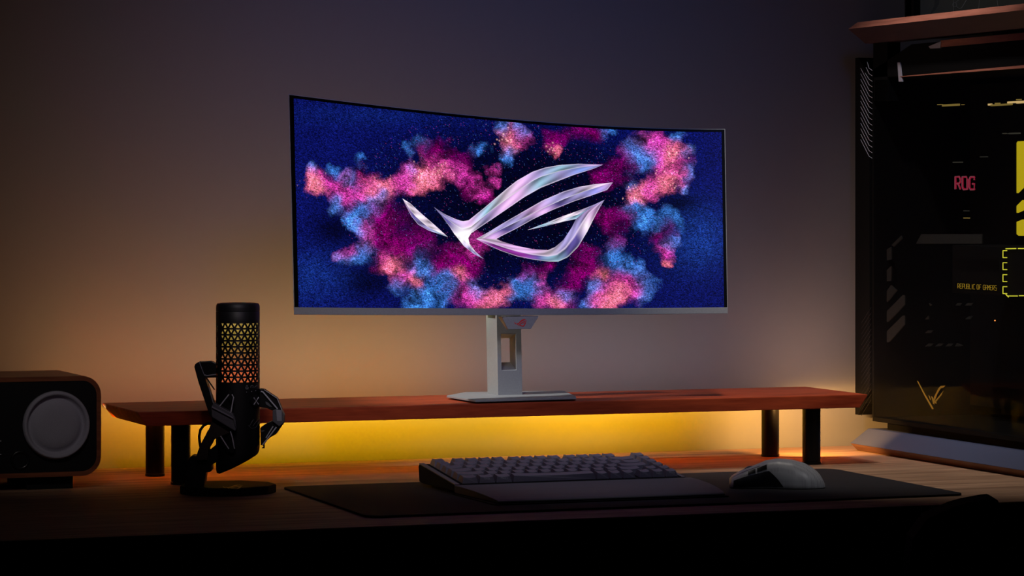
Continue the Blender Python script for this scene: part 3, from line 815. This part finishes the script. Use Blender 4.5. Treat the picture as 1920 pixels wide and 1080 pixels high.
pprism('mount_plate', [(345,125),(525,225),(550,290),(555,355),(545,385),(330,255),(325,160)], 4.652, .020, M['darkgrey'], sm, s2, o2, bevel=.0008)
# lit upper lip of the plate: tilted facet, light put into a paler colour
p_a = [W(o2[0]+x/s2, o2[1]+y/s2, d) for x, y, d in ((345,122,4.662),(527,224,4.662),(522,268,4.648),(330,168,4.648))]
MB().prism(p_a, FWD*.006).build('plate_lit_lip', M['gunmetal'], sm)
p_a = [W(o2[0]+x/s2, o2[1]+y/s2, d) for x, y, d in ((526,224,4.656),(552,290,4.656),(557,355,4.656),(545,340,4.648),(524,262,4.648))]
MB().prism(p_a, FWD*.006).build('plate_lit_lip', M['gunmetal'], sm)
w_ = MB(); l2 = lambda pts, r, d=4.650: w_.tube([W(o2[0]+x/s2, o2[1]+y/s2, d) for x, y in pts], r, 8)
for pts in ([(488,46),(402,155)], [(515,45),(530,75),(505,212)], [(500,385),(518,440),(538,548)], [(410,430),(486,548)]):
    w_ = MB(); l2(pts, .0009, 4.655); w_.build('elastic_wire', M['wire'], sm)
pprism('wire_clip', [(490,12),(520,12),(522,60),(500,120),(482,60)], 4.658, .006, M['black'], sm, s2, o2)
pprism('wire_clip', [(480,545),(505,460),(545,550),(530,580),(500,580)], 4.658, .006, M['black'], sm, s2, o2)
pprism('stand_arm', [(335,262),(500,368),(520,392),(345,462),(330,495),(300,545),(290,650),(180,655),(200,570),(240,480),(310,350)], 4.664, .028, plain('brown black metal', (.03, .018, .014), .5), sm, s2, o2, bevel=.001)
# right arm (crop at 440,700 scale 7.714)
o3, s3 = (440, 700), 7.714
pprism('mount_arm', [(360,225),(425,235),(615,365),(685,530),(590,525),(540,540),(470,505),(360,485)], 4.690, .022, M['black'], sm, s3, o3, bevel=.0006)
pprism('mount_elbow', [(590,522),(680,532),(716,610),(716,705),(645,770),(605,740),(548,695),(548,540)], 4.684, .024, M['darkgrey'], sm, s3, o3, bevel=.0008)
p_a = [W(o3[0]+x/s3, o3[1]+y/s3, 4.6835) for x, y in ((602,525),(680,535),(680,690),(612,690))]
MB().prism(p_a, FWD*.004).build('elbow_lit_face', M['gunmetal'], sm)  # paler quad: light on the elbow front put into the colour
pprism('mount_arm', [(548,690),(605,738),(716,705),(600,880),(520,925),(430,1000),(420,1040),(375,1040),(368,790),(470,720)], 4.690, .022, M['black'], sm, s3, o3, bevel=.0006)
pprism('mount_hook', [(400,1040),(432,1030),(432,1085),(398,1085),(398,1070),(415,1068),(415,1050)], 4.690, .006, M['black'], sm, s3, o3)
pprism('mount_hook', [(370,225),(420,222),(422,245),(370,250)], 4.692, .006, M['black'], sm, s3, o3)
for pts, r in (([(380,262),(408,268),(620,515)], .0011), ([(425,235),(615,362),(683,530)], .0005), ([(557,765),(452,935)], .0009), ([(603,780),(520,890),(405,1035)], .0011)):
    w_ = MB(); w_.tube([W(o3[0]+x/s3, o3[1]+y/s3, 4.686) for x, y in pts], r, 8); w_.build('elastic_wire', M['wire'], sm)
pprism('arm_highlight', [(445,408),(490,430),(538,485),(500,480),(452,445)], 4.6885, .002, M['highlight_grey'], sm, s3, o3)  # pale patches paint the highlights on the right arm
pprism('arm_highlight', [(378,828),(432,822),(428,836),(388,850)], 4.6885, .002, M['highlight_grey'], sm, s3, o3)
# stand joint, column and cable
o4, s4 = (340, 790), 6.747
pprism('stand_joint', [(15,900),(60,700),(80,490),(130,432),(185,440),(290,365),(350,370),(450,285),(470,330),(470,510),(380,550),(382,630),(345,648),(312,640),(290,790),(290,900)], 4.676, .034, M['black'], sm, s4, o4, bevel=.0015)
c_ = W(346+20, 880, 4.676)
w_ = MB(); w_.tube([W(o4[0]+x/s4, o4[1]+y/s4, 4.70) for x, y in ((390,28),(330,28),(280,55),(240,110),(226,190),(232,260),(245,330))], .0021, 10); w_.build('cable', M['rubber'], sm, smooth=True)
bc = G(430, 925)
rb = []
for k, (a, r) in enumerate([(-150, 1.0), (-120, 1.0), (-85, 1.02), (-50, 1.02), (-20, 1.02), (15, 1.0), (60, 1.0), (100, .98), (140, .98), (180, 1.0)]):
    rb.append((bc[0]+.072*r*math.cos(math.radians(a)), bc[1]+.012+.066*r*math.sin(math.radians(a))))
rb = rounded(rb, .012, 3)
MB().prism([(x, y, 0) for x, y in rb], (0, 0, .0125)).build('base', M['rubber'], sm, bevel=.002)
V_, Q_, C_ = emblem_mesh(lambda x, y: G(417+(x-754.8)*(38/394.3), 909+(y-307)*(8/183.2), .0128), 16, 2)
make('base_emblem', V_, [tuple(int(i) for i in r) for r in Q_], plain('bronze print', (.07, .03, .015), .5), sm)

# ------------------------------------------------------------------ computer tower
pc = thing('computer_tower', 'tall black computer tower with a glass side panel on the right of the desk', 'computer', (2.66, 4.59, 0))
XS, XB, YN, YF = 2.535, 2.79, 4.235, 4.928
bk = M['pcblack']
MB().box(XB-.006, XB, YN, YF, .057, .64).build('far_side_panel', bk, pc)
MB().box(XS, XB, YF-.006, YF, .057, .64).build('rear_panel', bk, pc)
MB().box(XS, XB, YN, YN+.006, .057, .64).build('front_panel', bk, pc)
MB().box(XS+.001, XB-.001, YN, YF, .050, .057).build('floor_panel', bk, pc)
gp = MB().box(XS, XS+.003, YN+.01, YF-.010, .060, .636).build('glass_panel', M['glass'], pc)
gp['label'] = 'dark tinted glass side panel'
# top body, profile in Y-Z
tp = [(YF, .640), (YF, .655), (4.875, .668), (4.785, .692), (YN, .692), (YN, .640)]
MB().prism([(XS+.0, y, z) for y, z in tp], (XB-XS, 0, 0)).build('top_housing', M['pcblack'], pc, bevel=.001)
ya = PX(1690, 150, XS)[1]
MB().prism([(XS-.0025, y, z) for y, z in ((ya, .6385), (YN, .6375), (YN, .6435), (ya, .6395))], (.004, 0, 0)).build('wood_strip', M['handle'], pc)
yb = PX(1765, 80, XS)[1]
MB().prism([(XS-.0015, y, z) for y, z in ((yb, .6825), (YN, .6825), (YN, .6935), (yb, .6935))], (.006, 0, 0)).build('wood_strip', M['handle'], pc)
MB().prism([PX(1741, 87, XS-.0025), PX(1764, 77.5, XS-.0025), PX(1763, 90, XS-.0025), PX(1744, 91, XS-.0025)], (.004, 0, 0)).build('metal_bracket', M['gunmetal'], pc)
MB().prism([PX(1682.5, 117, XS-.002), PX(1687.5, 117, XS-.002), PX(1691, 153, XS-.002), PX(1685, 153, XS-.002)], (.003, 0, 0)).build('metal_bracket', M['gunmetal'], pc)
# handle rail: bevelled bar along the top, posts carrying it
def rail(pf, name, mat):
    return MB().prism([(x, YF+.022, z) for x, z in pf], (0, YN-YF-.022, 0)).build(name, mat, pc)
MB().prism([(x, YF+.012, z) for x, z in ((2.495, .7245), (2.513, .7365), (2.560, .7365), (2.575, .7245))], (0, YN-YF-.012, 0)).build('handle_top', M['handle'], pc)
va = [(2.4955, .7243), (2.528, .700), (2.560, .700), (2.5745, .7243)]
MB().prism([(x, YF+.012, z) for x, z in va], (0, YN-YF-.012, 0)).build('handle_underside', wood('shaded handle wood', (.022, .010, .012), (.035, .016, .018), 12, (5, .6, 5), .5, .1), pc)  # handle wood darkened: shade of the down-facing side put into the colour
MB().box(XS, XS+.025, 4.872, 4.924, .60, .7005).build('handle_post', bk, pc)
yq = PX(1862, 60, XS)[1]
MB().box(XS, XS+.025, YN+.02, yq, .69, .7005).build('handle_post', bk, pc)
# slatted corner panel at the far edge
ply = [(YF+.002, .640), (4.972, .677), (4.984, .6770), (4.984, .058), (4.971, .058), (4.960, .0715), (4.950, .0785), (4.948, .089), (YF+.002, .105)]
strip = MB().prism([(XS-.004, y, z) for y, z in ply], (.055, 0, 0)).build('corner_panel', bk, pc)
for i in range(17):
    yy = 138-10+i*10.3
    w_ = MB(); w_.tube([PX(1613.8, yy-31+0*i, XS-.0045), PX(1629.5, yy, XS-.0045), PX(1635.5, yy+4, XS-.0045)] if i > 2 else
                       [PX(1622+ (2-i)*2, yy-12, XS-.0045), PX(1629.5, yy, XS-.0045), PX(1635.5, yy+4, XS-.0045)], .00032, 6)
    w_.build('slat', M['wire'], strip)
for i in range(18):
    yy = 590+i*10.2
    w_ = MB(); w_.tube([PX(1615, yy+16, XS-.0045), PX(1633.5, yy-14, XS-.0045)], .00035, 6); w_.build('slat', M['keybody'], strip)
# foot bar
fp = [(2.530, .037), (2.495, .0125), (2.509, 0), (2.600, 0), (2.600, .037)]
def fprof(name, pf, mat, e=0.0):
    return MB().prism([(x, YF+.005+e, z) for x, z in pf], (0, YN-.02-YF, 0)).build(name, mat, pc, bevel=.0006)
fprof('foot_bar', [(2.530, .037), (2.495, .0127), (2.505, .0127), (2.540, .0127), (2.600, .0127), (2.600, .037)], M['blue'])
fprof('foot_base', [(2.496, .0125), (2.509, .0004), (2.600, .0004), (2.600, .0125)], M['brown'])
MB().box(2.55, 2.75, 4.28, 4.90, .030, .056).build('underside', bk, pc)
MB().box(2.70, 2.79, YN, YF, .0, .05).build('foot_base', bk, pc)
# things seen through the glass
def inbox(name, x0, x1, px0, py0, px1, py1, mat, xp=None):
    a = PX(px0, py0, x0); b_ = PX(px1, py1, x0)
    return MB().box(x0, x1, min(a[1], b_[1]), max(a[1], b_[1]), min(a[2], b_[2]), max(a[2], b_[2])).build(name, mat, pc)
MB().box(2.715, 2.722, YN+.02, YF-.02, .075, .63).build('motherboard', M['pcblack'], pc)
yg0, yg1 = PX(1785, 500, 2.60)[1], YN+.03
gpu = MB().box(2.60, 2.71, yg1, yg0, PX(1900, 556, 2.60)[2], PX(1900, 462, 2.60)[2]).build('graphics_card', M['pcblack'], pc, bevel=.002)
# stroke lettering
FN = {'R': [[(0,0),(0,1),(.8,1),(1,.8),(1,.6),(.75,.45),(.3,.45)],[(.55,.45),(1,0)]], 'O': [[(.2,0),(0,.2),(0,1),(.8,1),(1,.8),(1,0),(.2,0)]],
 'G': [[(1,.75),(1,1),(.2,1),(0,.8),(0,.2),(.2,0),(1,0),(1,.45),(.6,.45)]], 'E': [[(1,1),(.2,1),(0,.8),(0,.2),(.2,0),(1,0)],[(0,.5),(.8,.5)]],
 'P': [[(0,0),(0,1),(1,1),(1,.45),(.25,.45)]], 'U': [[(0,1),(0,.2),(.2,0),(1,0),(1,1)]], 'B': [[(0,.5),(.9,.5),(.9,1),(0,1),(0,0),(1,0),(1,.5)]],
 'L': [[(0,1),(0,0),(1,0)]], 'I': [[(.25,0),(.25,1)]], 'C': [[(1,1),(.2,1),(0,.8),(0,0),(1,0)]], 'F': [[(0,0),(0,1),(1,1)],[(0,.5),(.8,.5)]],
 'A': [[(0,0),(0,.75),(.25,1),(1,1),(1,0)],[(0,.42),(1,.42)]], 'M': [[(0,0),(0,1),(.5,.45),(1,1),(1,0)]], 'S': [[(1,1),(0,1),(0,.5),(1,.5),(1,0),(0,0)]], ' ': []}
def lettering(name, s, x0, y0, x1, h, slope, X, mat, parent, r, gap=.35, lift=0):
    """(x0,y0) lower left in photo pixels, strokes on the plane at X"""
    mb = MB(); tot = sum((.5 if c in ' I' else 1) for c in s)+gap*(len(s)-1); w = (x1-x0)/tot; x = x0
    for c in s:
        for st in FN[c]:
            pts = [PX(x+a*w, y0-b*h+slope*(x-x0), X) for a, b in st]
            mb.tube(pts, r, 4)
        x += (w*.5 if c in ' I' else w)+gap*w
    return mb.build(name, mat, parent)
lettering('lettering', 'REPUBLIC OF GAMERS', 1795.5, 540.5, 1868.5, 8.8, .055, 2.598, M['goldtext'], gpu, .00028)
lettering('lettering', 'ROG', 1791.5, 354.5, 1827, 23, .02, 2.655, M['rogred'], pc, .0019, .42)
lettering('lettering_edge', 'ROG', 1790.5, 355.5, 1826, 25, .02, 2.652, M['rogedge'], pc, .00045, .42)
# dashed light frame on the graphics card end
df = MB()
for yy in (469, 491.5, 514, 536.5):
    for seg in ([(1880.5, yy+1), (1880.5, yy+14)], [(1880.5, yy+1), (1888, yy+1)], [(1880.5, yy+14), (1888, yy+14)]):
        df.tube([PX(x, y, 2.597) for x, y in seg], .00075, 6)
for seg in ([(1886, 466.5), (1905, 466)], [(1909, 466), (1925, 466)], [(1890, 555), (1908, 555)], [(1911, 554.5), (1930, 554.5)], [(1886, 552), (1891, 557)]):
    df.tube([PX(x, y, 2.597) for x, y in seg], .00085, 6)
df.build('light_frame', M['ylw2'], gpu)
# yellow light bars
for pts in ([(1906, 268), (1908, 265), (1918, 264.5), (1916, 352), (1906, 362)], [(1906, 386), (1917, 375), (1917, 394), (1906, 399)], [(1906, 416), (1917, 411.5), (1917, 442), (1910, 442), (1906, 439)]):
    MB().prism([PX(x, y, 2.66) for x, y in pts], (.004, 0, 0)).build('light_bar', M['yellow'], pc)
for (a, b_, c_, d_, mt) in ((1757,195.6,1764,196.6,'dimgold'),(1766,196,1796,198,'dimgold'),(1802,195.8,1805,196.8,'dimgold'),(1852,194.5,1857,197.5,'golden'),(1857,195.8,1895,197,'dimgold'),(1865,193,1872,195,'dimgold'),
                            (1888.5,190.5,1905,193,'golden'),(1905,189.5,1925,193,'golden'),(1905,186,1912,187.4,'dimgold'),(1892,249,1910,251,'dim'),(1879,249.5,1884,251,'dim'),(1886,250,1890,251,'dim'),
                            (1786,303.5,1802,305,'dim'),(1837,293.6,1849,294.6,'dim'),(1806,408,1815,409.6,'dimgold'),(1806,394.8,1814,396,'dim')):
    inbox('light_chip', 2.60 if a < 1820 else 2.69, 2.604 if a < 1820 else 2.694, a, b_, c_, d_, M[mt])
p = PX(1865.5, 601, 2.64); MB().lathe([(0, -.0012), (.0009, -.0009), (.0012, 0), (.0009, .0009), (0, .0012)], p, n=12).build('status_light', M['orange'], pc)
o5, s5 = (1580, 400), 3.6
for pts in ([(278,255),(328,225),(328,310),(280,322)], [(328,215),(395,150),(400,170),(345,225)], [(278,400),(328,355),(325,455),(280,460)], [(278,550),(325,485),(365,520),(300,598),(278,598)], [(278,680),(405,552),(420,555),(420,615),(305,732),(278,735)], [(278,815),(405,690),(420,690),(420,748),(310,870),(278,872)],
            [(495,205),(530,140),(940,140),(940,205)], [(555,808),(575,790),(612,790),(595,808)], [(555,898),(580,878),(616,878),(595,898)], [(622,898),(648,878),(683,878),(660,898)], [(692,898),(715,878),(750,878),(730,898)], [(756,898),(770,876),(808,892),(800,898)],
            [(825,715),(850,695),(880,695),(860,715)], [(760,622),(775,605),(808,605),(795,622)], [(825,622),(842,605),(882,605),(870,622)], [(555,716),(578,690),(580,716)], [(582,606),(600,618),(590,625)]):
    MB().prism([PX(o5[0]+x/s5, o5[1]+y/s5, 2.56) for x, y in pts], (.002, 0, 0)).build('vent_slot', M['vent'], pc)
# gold V mark on the glass
o6, s6 = (1700, 700), 6.75
vm = MB()
for pts in ([(130,95),(140,95),(235,270),(340,450),(322,455),(220,275)], [(345,300),(400,190),(430,160),(488,155),(465,180),(430,190),(385,265),(362,330),(350,350)], [(355,350),(400,300),(466,218),(440,275),(400,325),(372,362)],
            [(275,275),(290,290),(305,335),(295,335)], [(310,290),(325,300),(345,330),(350,395),(335,385)], [(345,345),(378,372),(375,385),(355,375)]):
    vm.prism([PX(o6[0]+x/s6, o6[1]+y/s6, XS-.0006) for x, y in pts], (.0004, 0, 0))
vm.build('gold_mark', M['gold'], gp)

# ------------------------------------------------------------------ framed print on the wall
fr_ = thing('picture_frame', 'black framed dark print with pale line drawing on the wall above the computer', 'picture', (2.95, 5.02, .74))
fx0, fx1, fz0, fz1 = PY(1706, 20, 5.02)[0], 3.35, .738, 1.25; fw = PY(1718.5, 20, 5.02)[0]-fx0
MB().prism([(fx0, 5.015, fz0), (fx1, 5.015, fz0), (fx1, 5.015, fz1), (fx0, 5.015, fz1)], (0, .02, 0)).build('backing', M['print'], fr_)
for b_ in ((fx0, fx0+fw, fz0, fz1), (fx1-fw, fx1, fz0, fz1), (fx0+fw, fx1-fw, fz0, fz0+fw), (fx0+fw, fx1-fw, fz1-fw, fz1)):
    MB().box(b_[0], b_[1], 5.006, YW-.001, b_[2], b_[3]).build('frame_bar', M['black'], fr_)
ln_ = MB(); q5 = lambda x, y: PY(x, y, 5.0142)
for pts in ([(1788.5, -40), (1787.5, 0), (1788, 20)], [(1796, -30), (1797, 0), (1792, 5)], [(1793, 12), (1798, 16), (1803, 15), (1812, 0), (1825, -25)], [(1836, -30), (1836.5, 0), (1835, 16)], [(1870, -30), (1869.5, 0), (1871.5, 14)], [(1790+4*math.cos(a/8*6.283), 9+4*math.sin(a/8*6.283)) for a in range(9)]):
    ln_.tube([q5(*p) for p in pts], .0005, 5)
ln_.build('line_drawing', M['printline'], fr_)
MB().prism([PY(x, y, 5.0148) for x, y in ((1755, -60), (1763, -60), (1761, 6), (1755, 18), (1745, 26), (1752, 10))], (0, .0005, 0)).build('dark_figure', M['print2'], fr_)

# ------------------------------------------------------------------ chair in front of the desk
ch = thing('gaming_chair', 'very dark chair back with red piping in front of the desk corner', 'chair', (1.95, 3.85, -.74))
dC = 4.25
out = [(1790,950),(1815,943),(1850,936.5),(1864,935),(1870,937),(1873,941.5),(1872,945),(1880,952),(1890,975),(1896,1100),(1900,1400),(1700,1400),(1700,1100),(1712,1010),(1740,972)]
pprism('backrest', out, dC, .07, M['chair'], ch, bevel=.004)
w_ = MB(); w_.tube([W(x, y, dC-.002) for x, y in ((1745,990),(1790,967),(1835,952.5),(1868,947.5),(1883,949))], [.0012, .002, .0028, .0028, .001], 8); w_.build('piping', M['piping'], ch)
cb = W(1800, 1300, dC+.03)
MB().box(cb[0]-.22, cb[0]+.22, cb[1]-.50, cb[1]-.02, -.36, -.27).build('seat', M['chair'], ch, bevel=.02)
MB().box(cb[0]-.05, cb[0]+.05, cb[1]-.06, cb[1]+.0, -.33, -.25).build('bracket', M['chair'], ch)
MB().lathe([(.03, 0), (.03, .32)], (cb[0], cb[1]-.25, -.67), n=20).build('column', M['black'], ch)
for k in range(5):
    a = k*2*math.pi/5+.3; w_ = MB()
    w_.tube([(cb[0], cb[1]-.25, -.65), (cb[0]+.28*math.cos(a), cb[1]-.25+.28*math.sin(a), -.70)], [.025, .018], 8)
    w_.build('base_arm', M['black'], ch)
    MB().lathe([(.02, -.02), (.028, -.012), (.028, .012), (.02, .02)], (cb[0]+.28*math.cos(a), cb[1]-.25+.28*math.sin(a), -.712), 'x', 16).build('caster', M['rubber'], ch)

# ------------------------------------------------------------------ lights
def area(name, loc, target, sx, sy, power, col, spread=180):
    d = bpy.data.lights.new(name, 'AREA'); d.shape = 'RECTANGLE'; d.size = sx; d.size_y = sy; d.energy = power; d.color = col
    d.spread = math.radians(spread)
    o = bpy.data.objects.new(name, d); C.objects.link(o); o.location = loc
    o.rotation_euler = (Vector(target)-Vector(loc)).to_track_quat('-Z', 'Y').to_euler()
    return o
def spot(name, loc, target, ang, power, col, blend=1.0, r=.1):
    d = bpy.data.lights.new(name, 'SPOT'); d.spot_size = math.radians(ang); d.spot_blend = blend; d.energy = power; d.color = col; d.shadow_soft_size = r
    o = bpy.data.objects.new(name, d); C.objects.link(o); o.location = loc
    o.rotation_euler = (Vector(target)-Vector(loc)).to_track_quat('-Z', 'Y').to_euler()
    return o
# thin light bars fixed under and behind the shelf, and unseen spots, most added to brighten single things
def bar(name, x0, x1, y, z, dy, dz, w, power, col, spread=180):
    if 'under' in name: spread = 70
    d = bpy.data.lights.new(name, 'AREA'); d.shape = 'RECTANGLE'; d.size = x1-x0; d.size_y = w; d.energy = power; d.color = col; d.spread = math.radians(spread)
    o = bpy.data.objects.new(name, d); C.objects.link(o); o.location = ((x0+x1)/2, y, z)
    dirv = Vector((0, dy, dz)).normalized(); o.rotation_euler = (-dirv).to_track_quat('Z', 'Y').to_euler()
    # keep the long side along X
    zz = -dirv; xx_ = Vector((1, 0, 0)); yy_ = zz.cross(xx_)
    from mathutils import Matrix
    o.rotation_euler = Matrix((xx_, yy_, zz)).transposed().to_euler()
    return o
LIGHTS = {
 'under_shelf_light': (bar, (1.42, 1.92, 4.845, SZ0-.0008, 1, -.04, .001), (0.9993, 0.5348, 0.0)),
 'under_shelf_light_left': (bar, (1.18, 1.42, 4.845, SZ0-.0008, 1, -.04, .001), (0.4723, 0.1916, 0.0)),
 'under_shelf_light_right': (bar, (1.92, 2.14, 4.845, SZ0-.0008, 1, -.04, .001), (0.7007, 0.33, 0.0)),
 'under_shelf_light_corner': (bar, (2.14, 2.375, 4.845, SZ0-.0008, 1, -.04, .001), (0.5271, 0.2266, 0.0)),
 'rear_wash_left': (bar, (1.10, 1.40, 4.893, .100, .35, 1, .008), (0.4945, 0.3075, 0.1013)),
 'rear_wash_middle': (bar, (1.40, 1.80, 4.893, .100, .35, 1, .008), (0.0, 0.4671, 0.27)),
 'rear_wash_right': (bar, (1.80, 2.25, 4.893, .100, .35, 1, .008), (0.4838, 0.4133, 0.4705)),
 'rear_wash_corner': (bar, (2.25, 2.42, 4.893, .100, .35, 1, .008), (0.0, 0.0, 0.0091)),
 'rear_wash_end': (bar, (2.42, 2.49, 4.893, .100, .45, 1, .008), (0.3238, 0.1856, 0.1278)),
 'rear_glow_left': (bar, (1.15, 1.45, 4.889, .104, .8, 1, .006), (0.2695, 0.0, 0.0)),
 'rear_glow_middle': (bar, (1.45, 1.80, 4.889, .104, .8, 1, .006), (1.1328, 0.2157, 0.0)),
 'upper_wall_spot': (spot, ((1.5, 2.4, 1.9), (1.86, 5.04, .55), 30, 1, .3), (4.7202, 15.0, 64.0)),
 'low_wall_spot': (spot, ((1.0, 2.6, 1.4), (1.50, 5.04, .38), 26, 1, .3), (26.0, 16.0, 21.0)),
 'key_spot': (spot, ((2.06, 4.40, .92), (2.46, 4.56, 0), 72, 1, .03), (16.423, 14.781, 13.138)),
 'print_spot': (spot, ((2.2, 3.2, 1.9), (2.95, 5.02, .85), 24, 1, .1), (6.0, 6.0, 6.2)),
 'top_spot': (spot, ((2.05, 4.45, 1.5), (2.54, 4.64, .64), 40, 1, .03), (32.0054, 28.1647, 27.5246)),
 'front_spot': (spot, ((.80, 3.1, 1.25), (1.60, 4.72, .15), 19, 1, .12), (34.8176, 33.0767, 31.3358)),
 'front_spot_right': (spot, ((1.35, 3.1, 1.25), (2.12, 4.74, .15), 19, 1, .12), (13.2021, 12.542, 11.8819)),
 'side_spot': (spot, ((1.12, 4.67, .95), (1.80, 4.76, .16), 32, 1, .03), (33.0986, 32.4366, 31.7746)),
 'keyboard_spot': (spot, ((1.98, 4.50, 1.15), (1.79, 4.40, .03), 27, 1, .03), (6.6, 6.4, 7.1)),
 'mouse_spot': (spot, ((2.30, 3.2, .80), (2.105, 4.30, .035), 8.0, 1, .02), (8.0, 7.8, 8.0)),
 'left_spot': (spot, ((.70, 3.55, .95), (1.03, 4.69, .13), 15, 1, .03), (5.821, 5.2389, 4.9478)),
}
area('corner_light', (2.348, 4.80, SZ0-.0022), (2.47, 5.04, .06), .045, .002, 1.35, (1.0, .48, .12), 120)  # unseen lamp added to brighten the wall past the shelf end
for nm, (fn, ar, rgb) in LIGHTS.items():
    e = max(max(rgb), 1e-6)
    fn(nm, *(ar+(e, tuple(c/e for c in rgb)) if fn is bar else ar[:3]+(e, tuple(c/e for c in rgb))+ar[3:]))

w = bpy.data.worlds.new('world'); scene.world = w; w.use_nodes = True
w.node_tree.nodes['Background'].inputs['Color'].default_value = (.5, .55, .8, 1); w.node_tree.nodes['Background'].inputs['Strength'].default_value = .002
vs_ = scene.view_settings
vs_.view_transform = 'Standard'; vs_.look = 'None'; vs_.exposure = 0; vs_.gamma = 1; vs_.use_curve_mapping = False
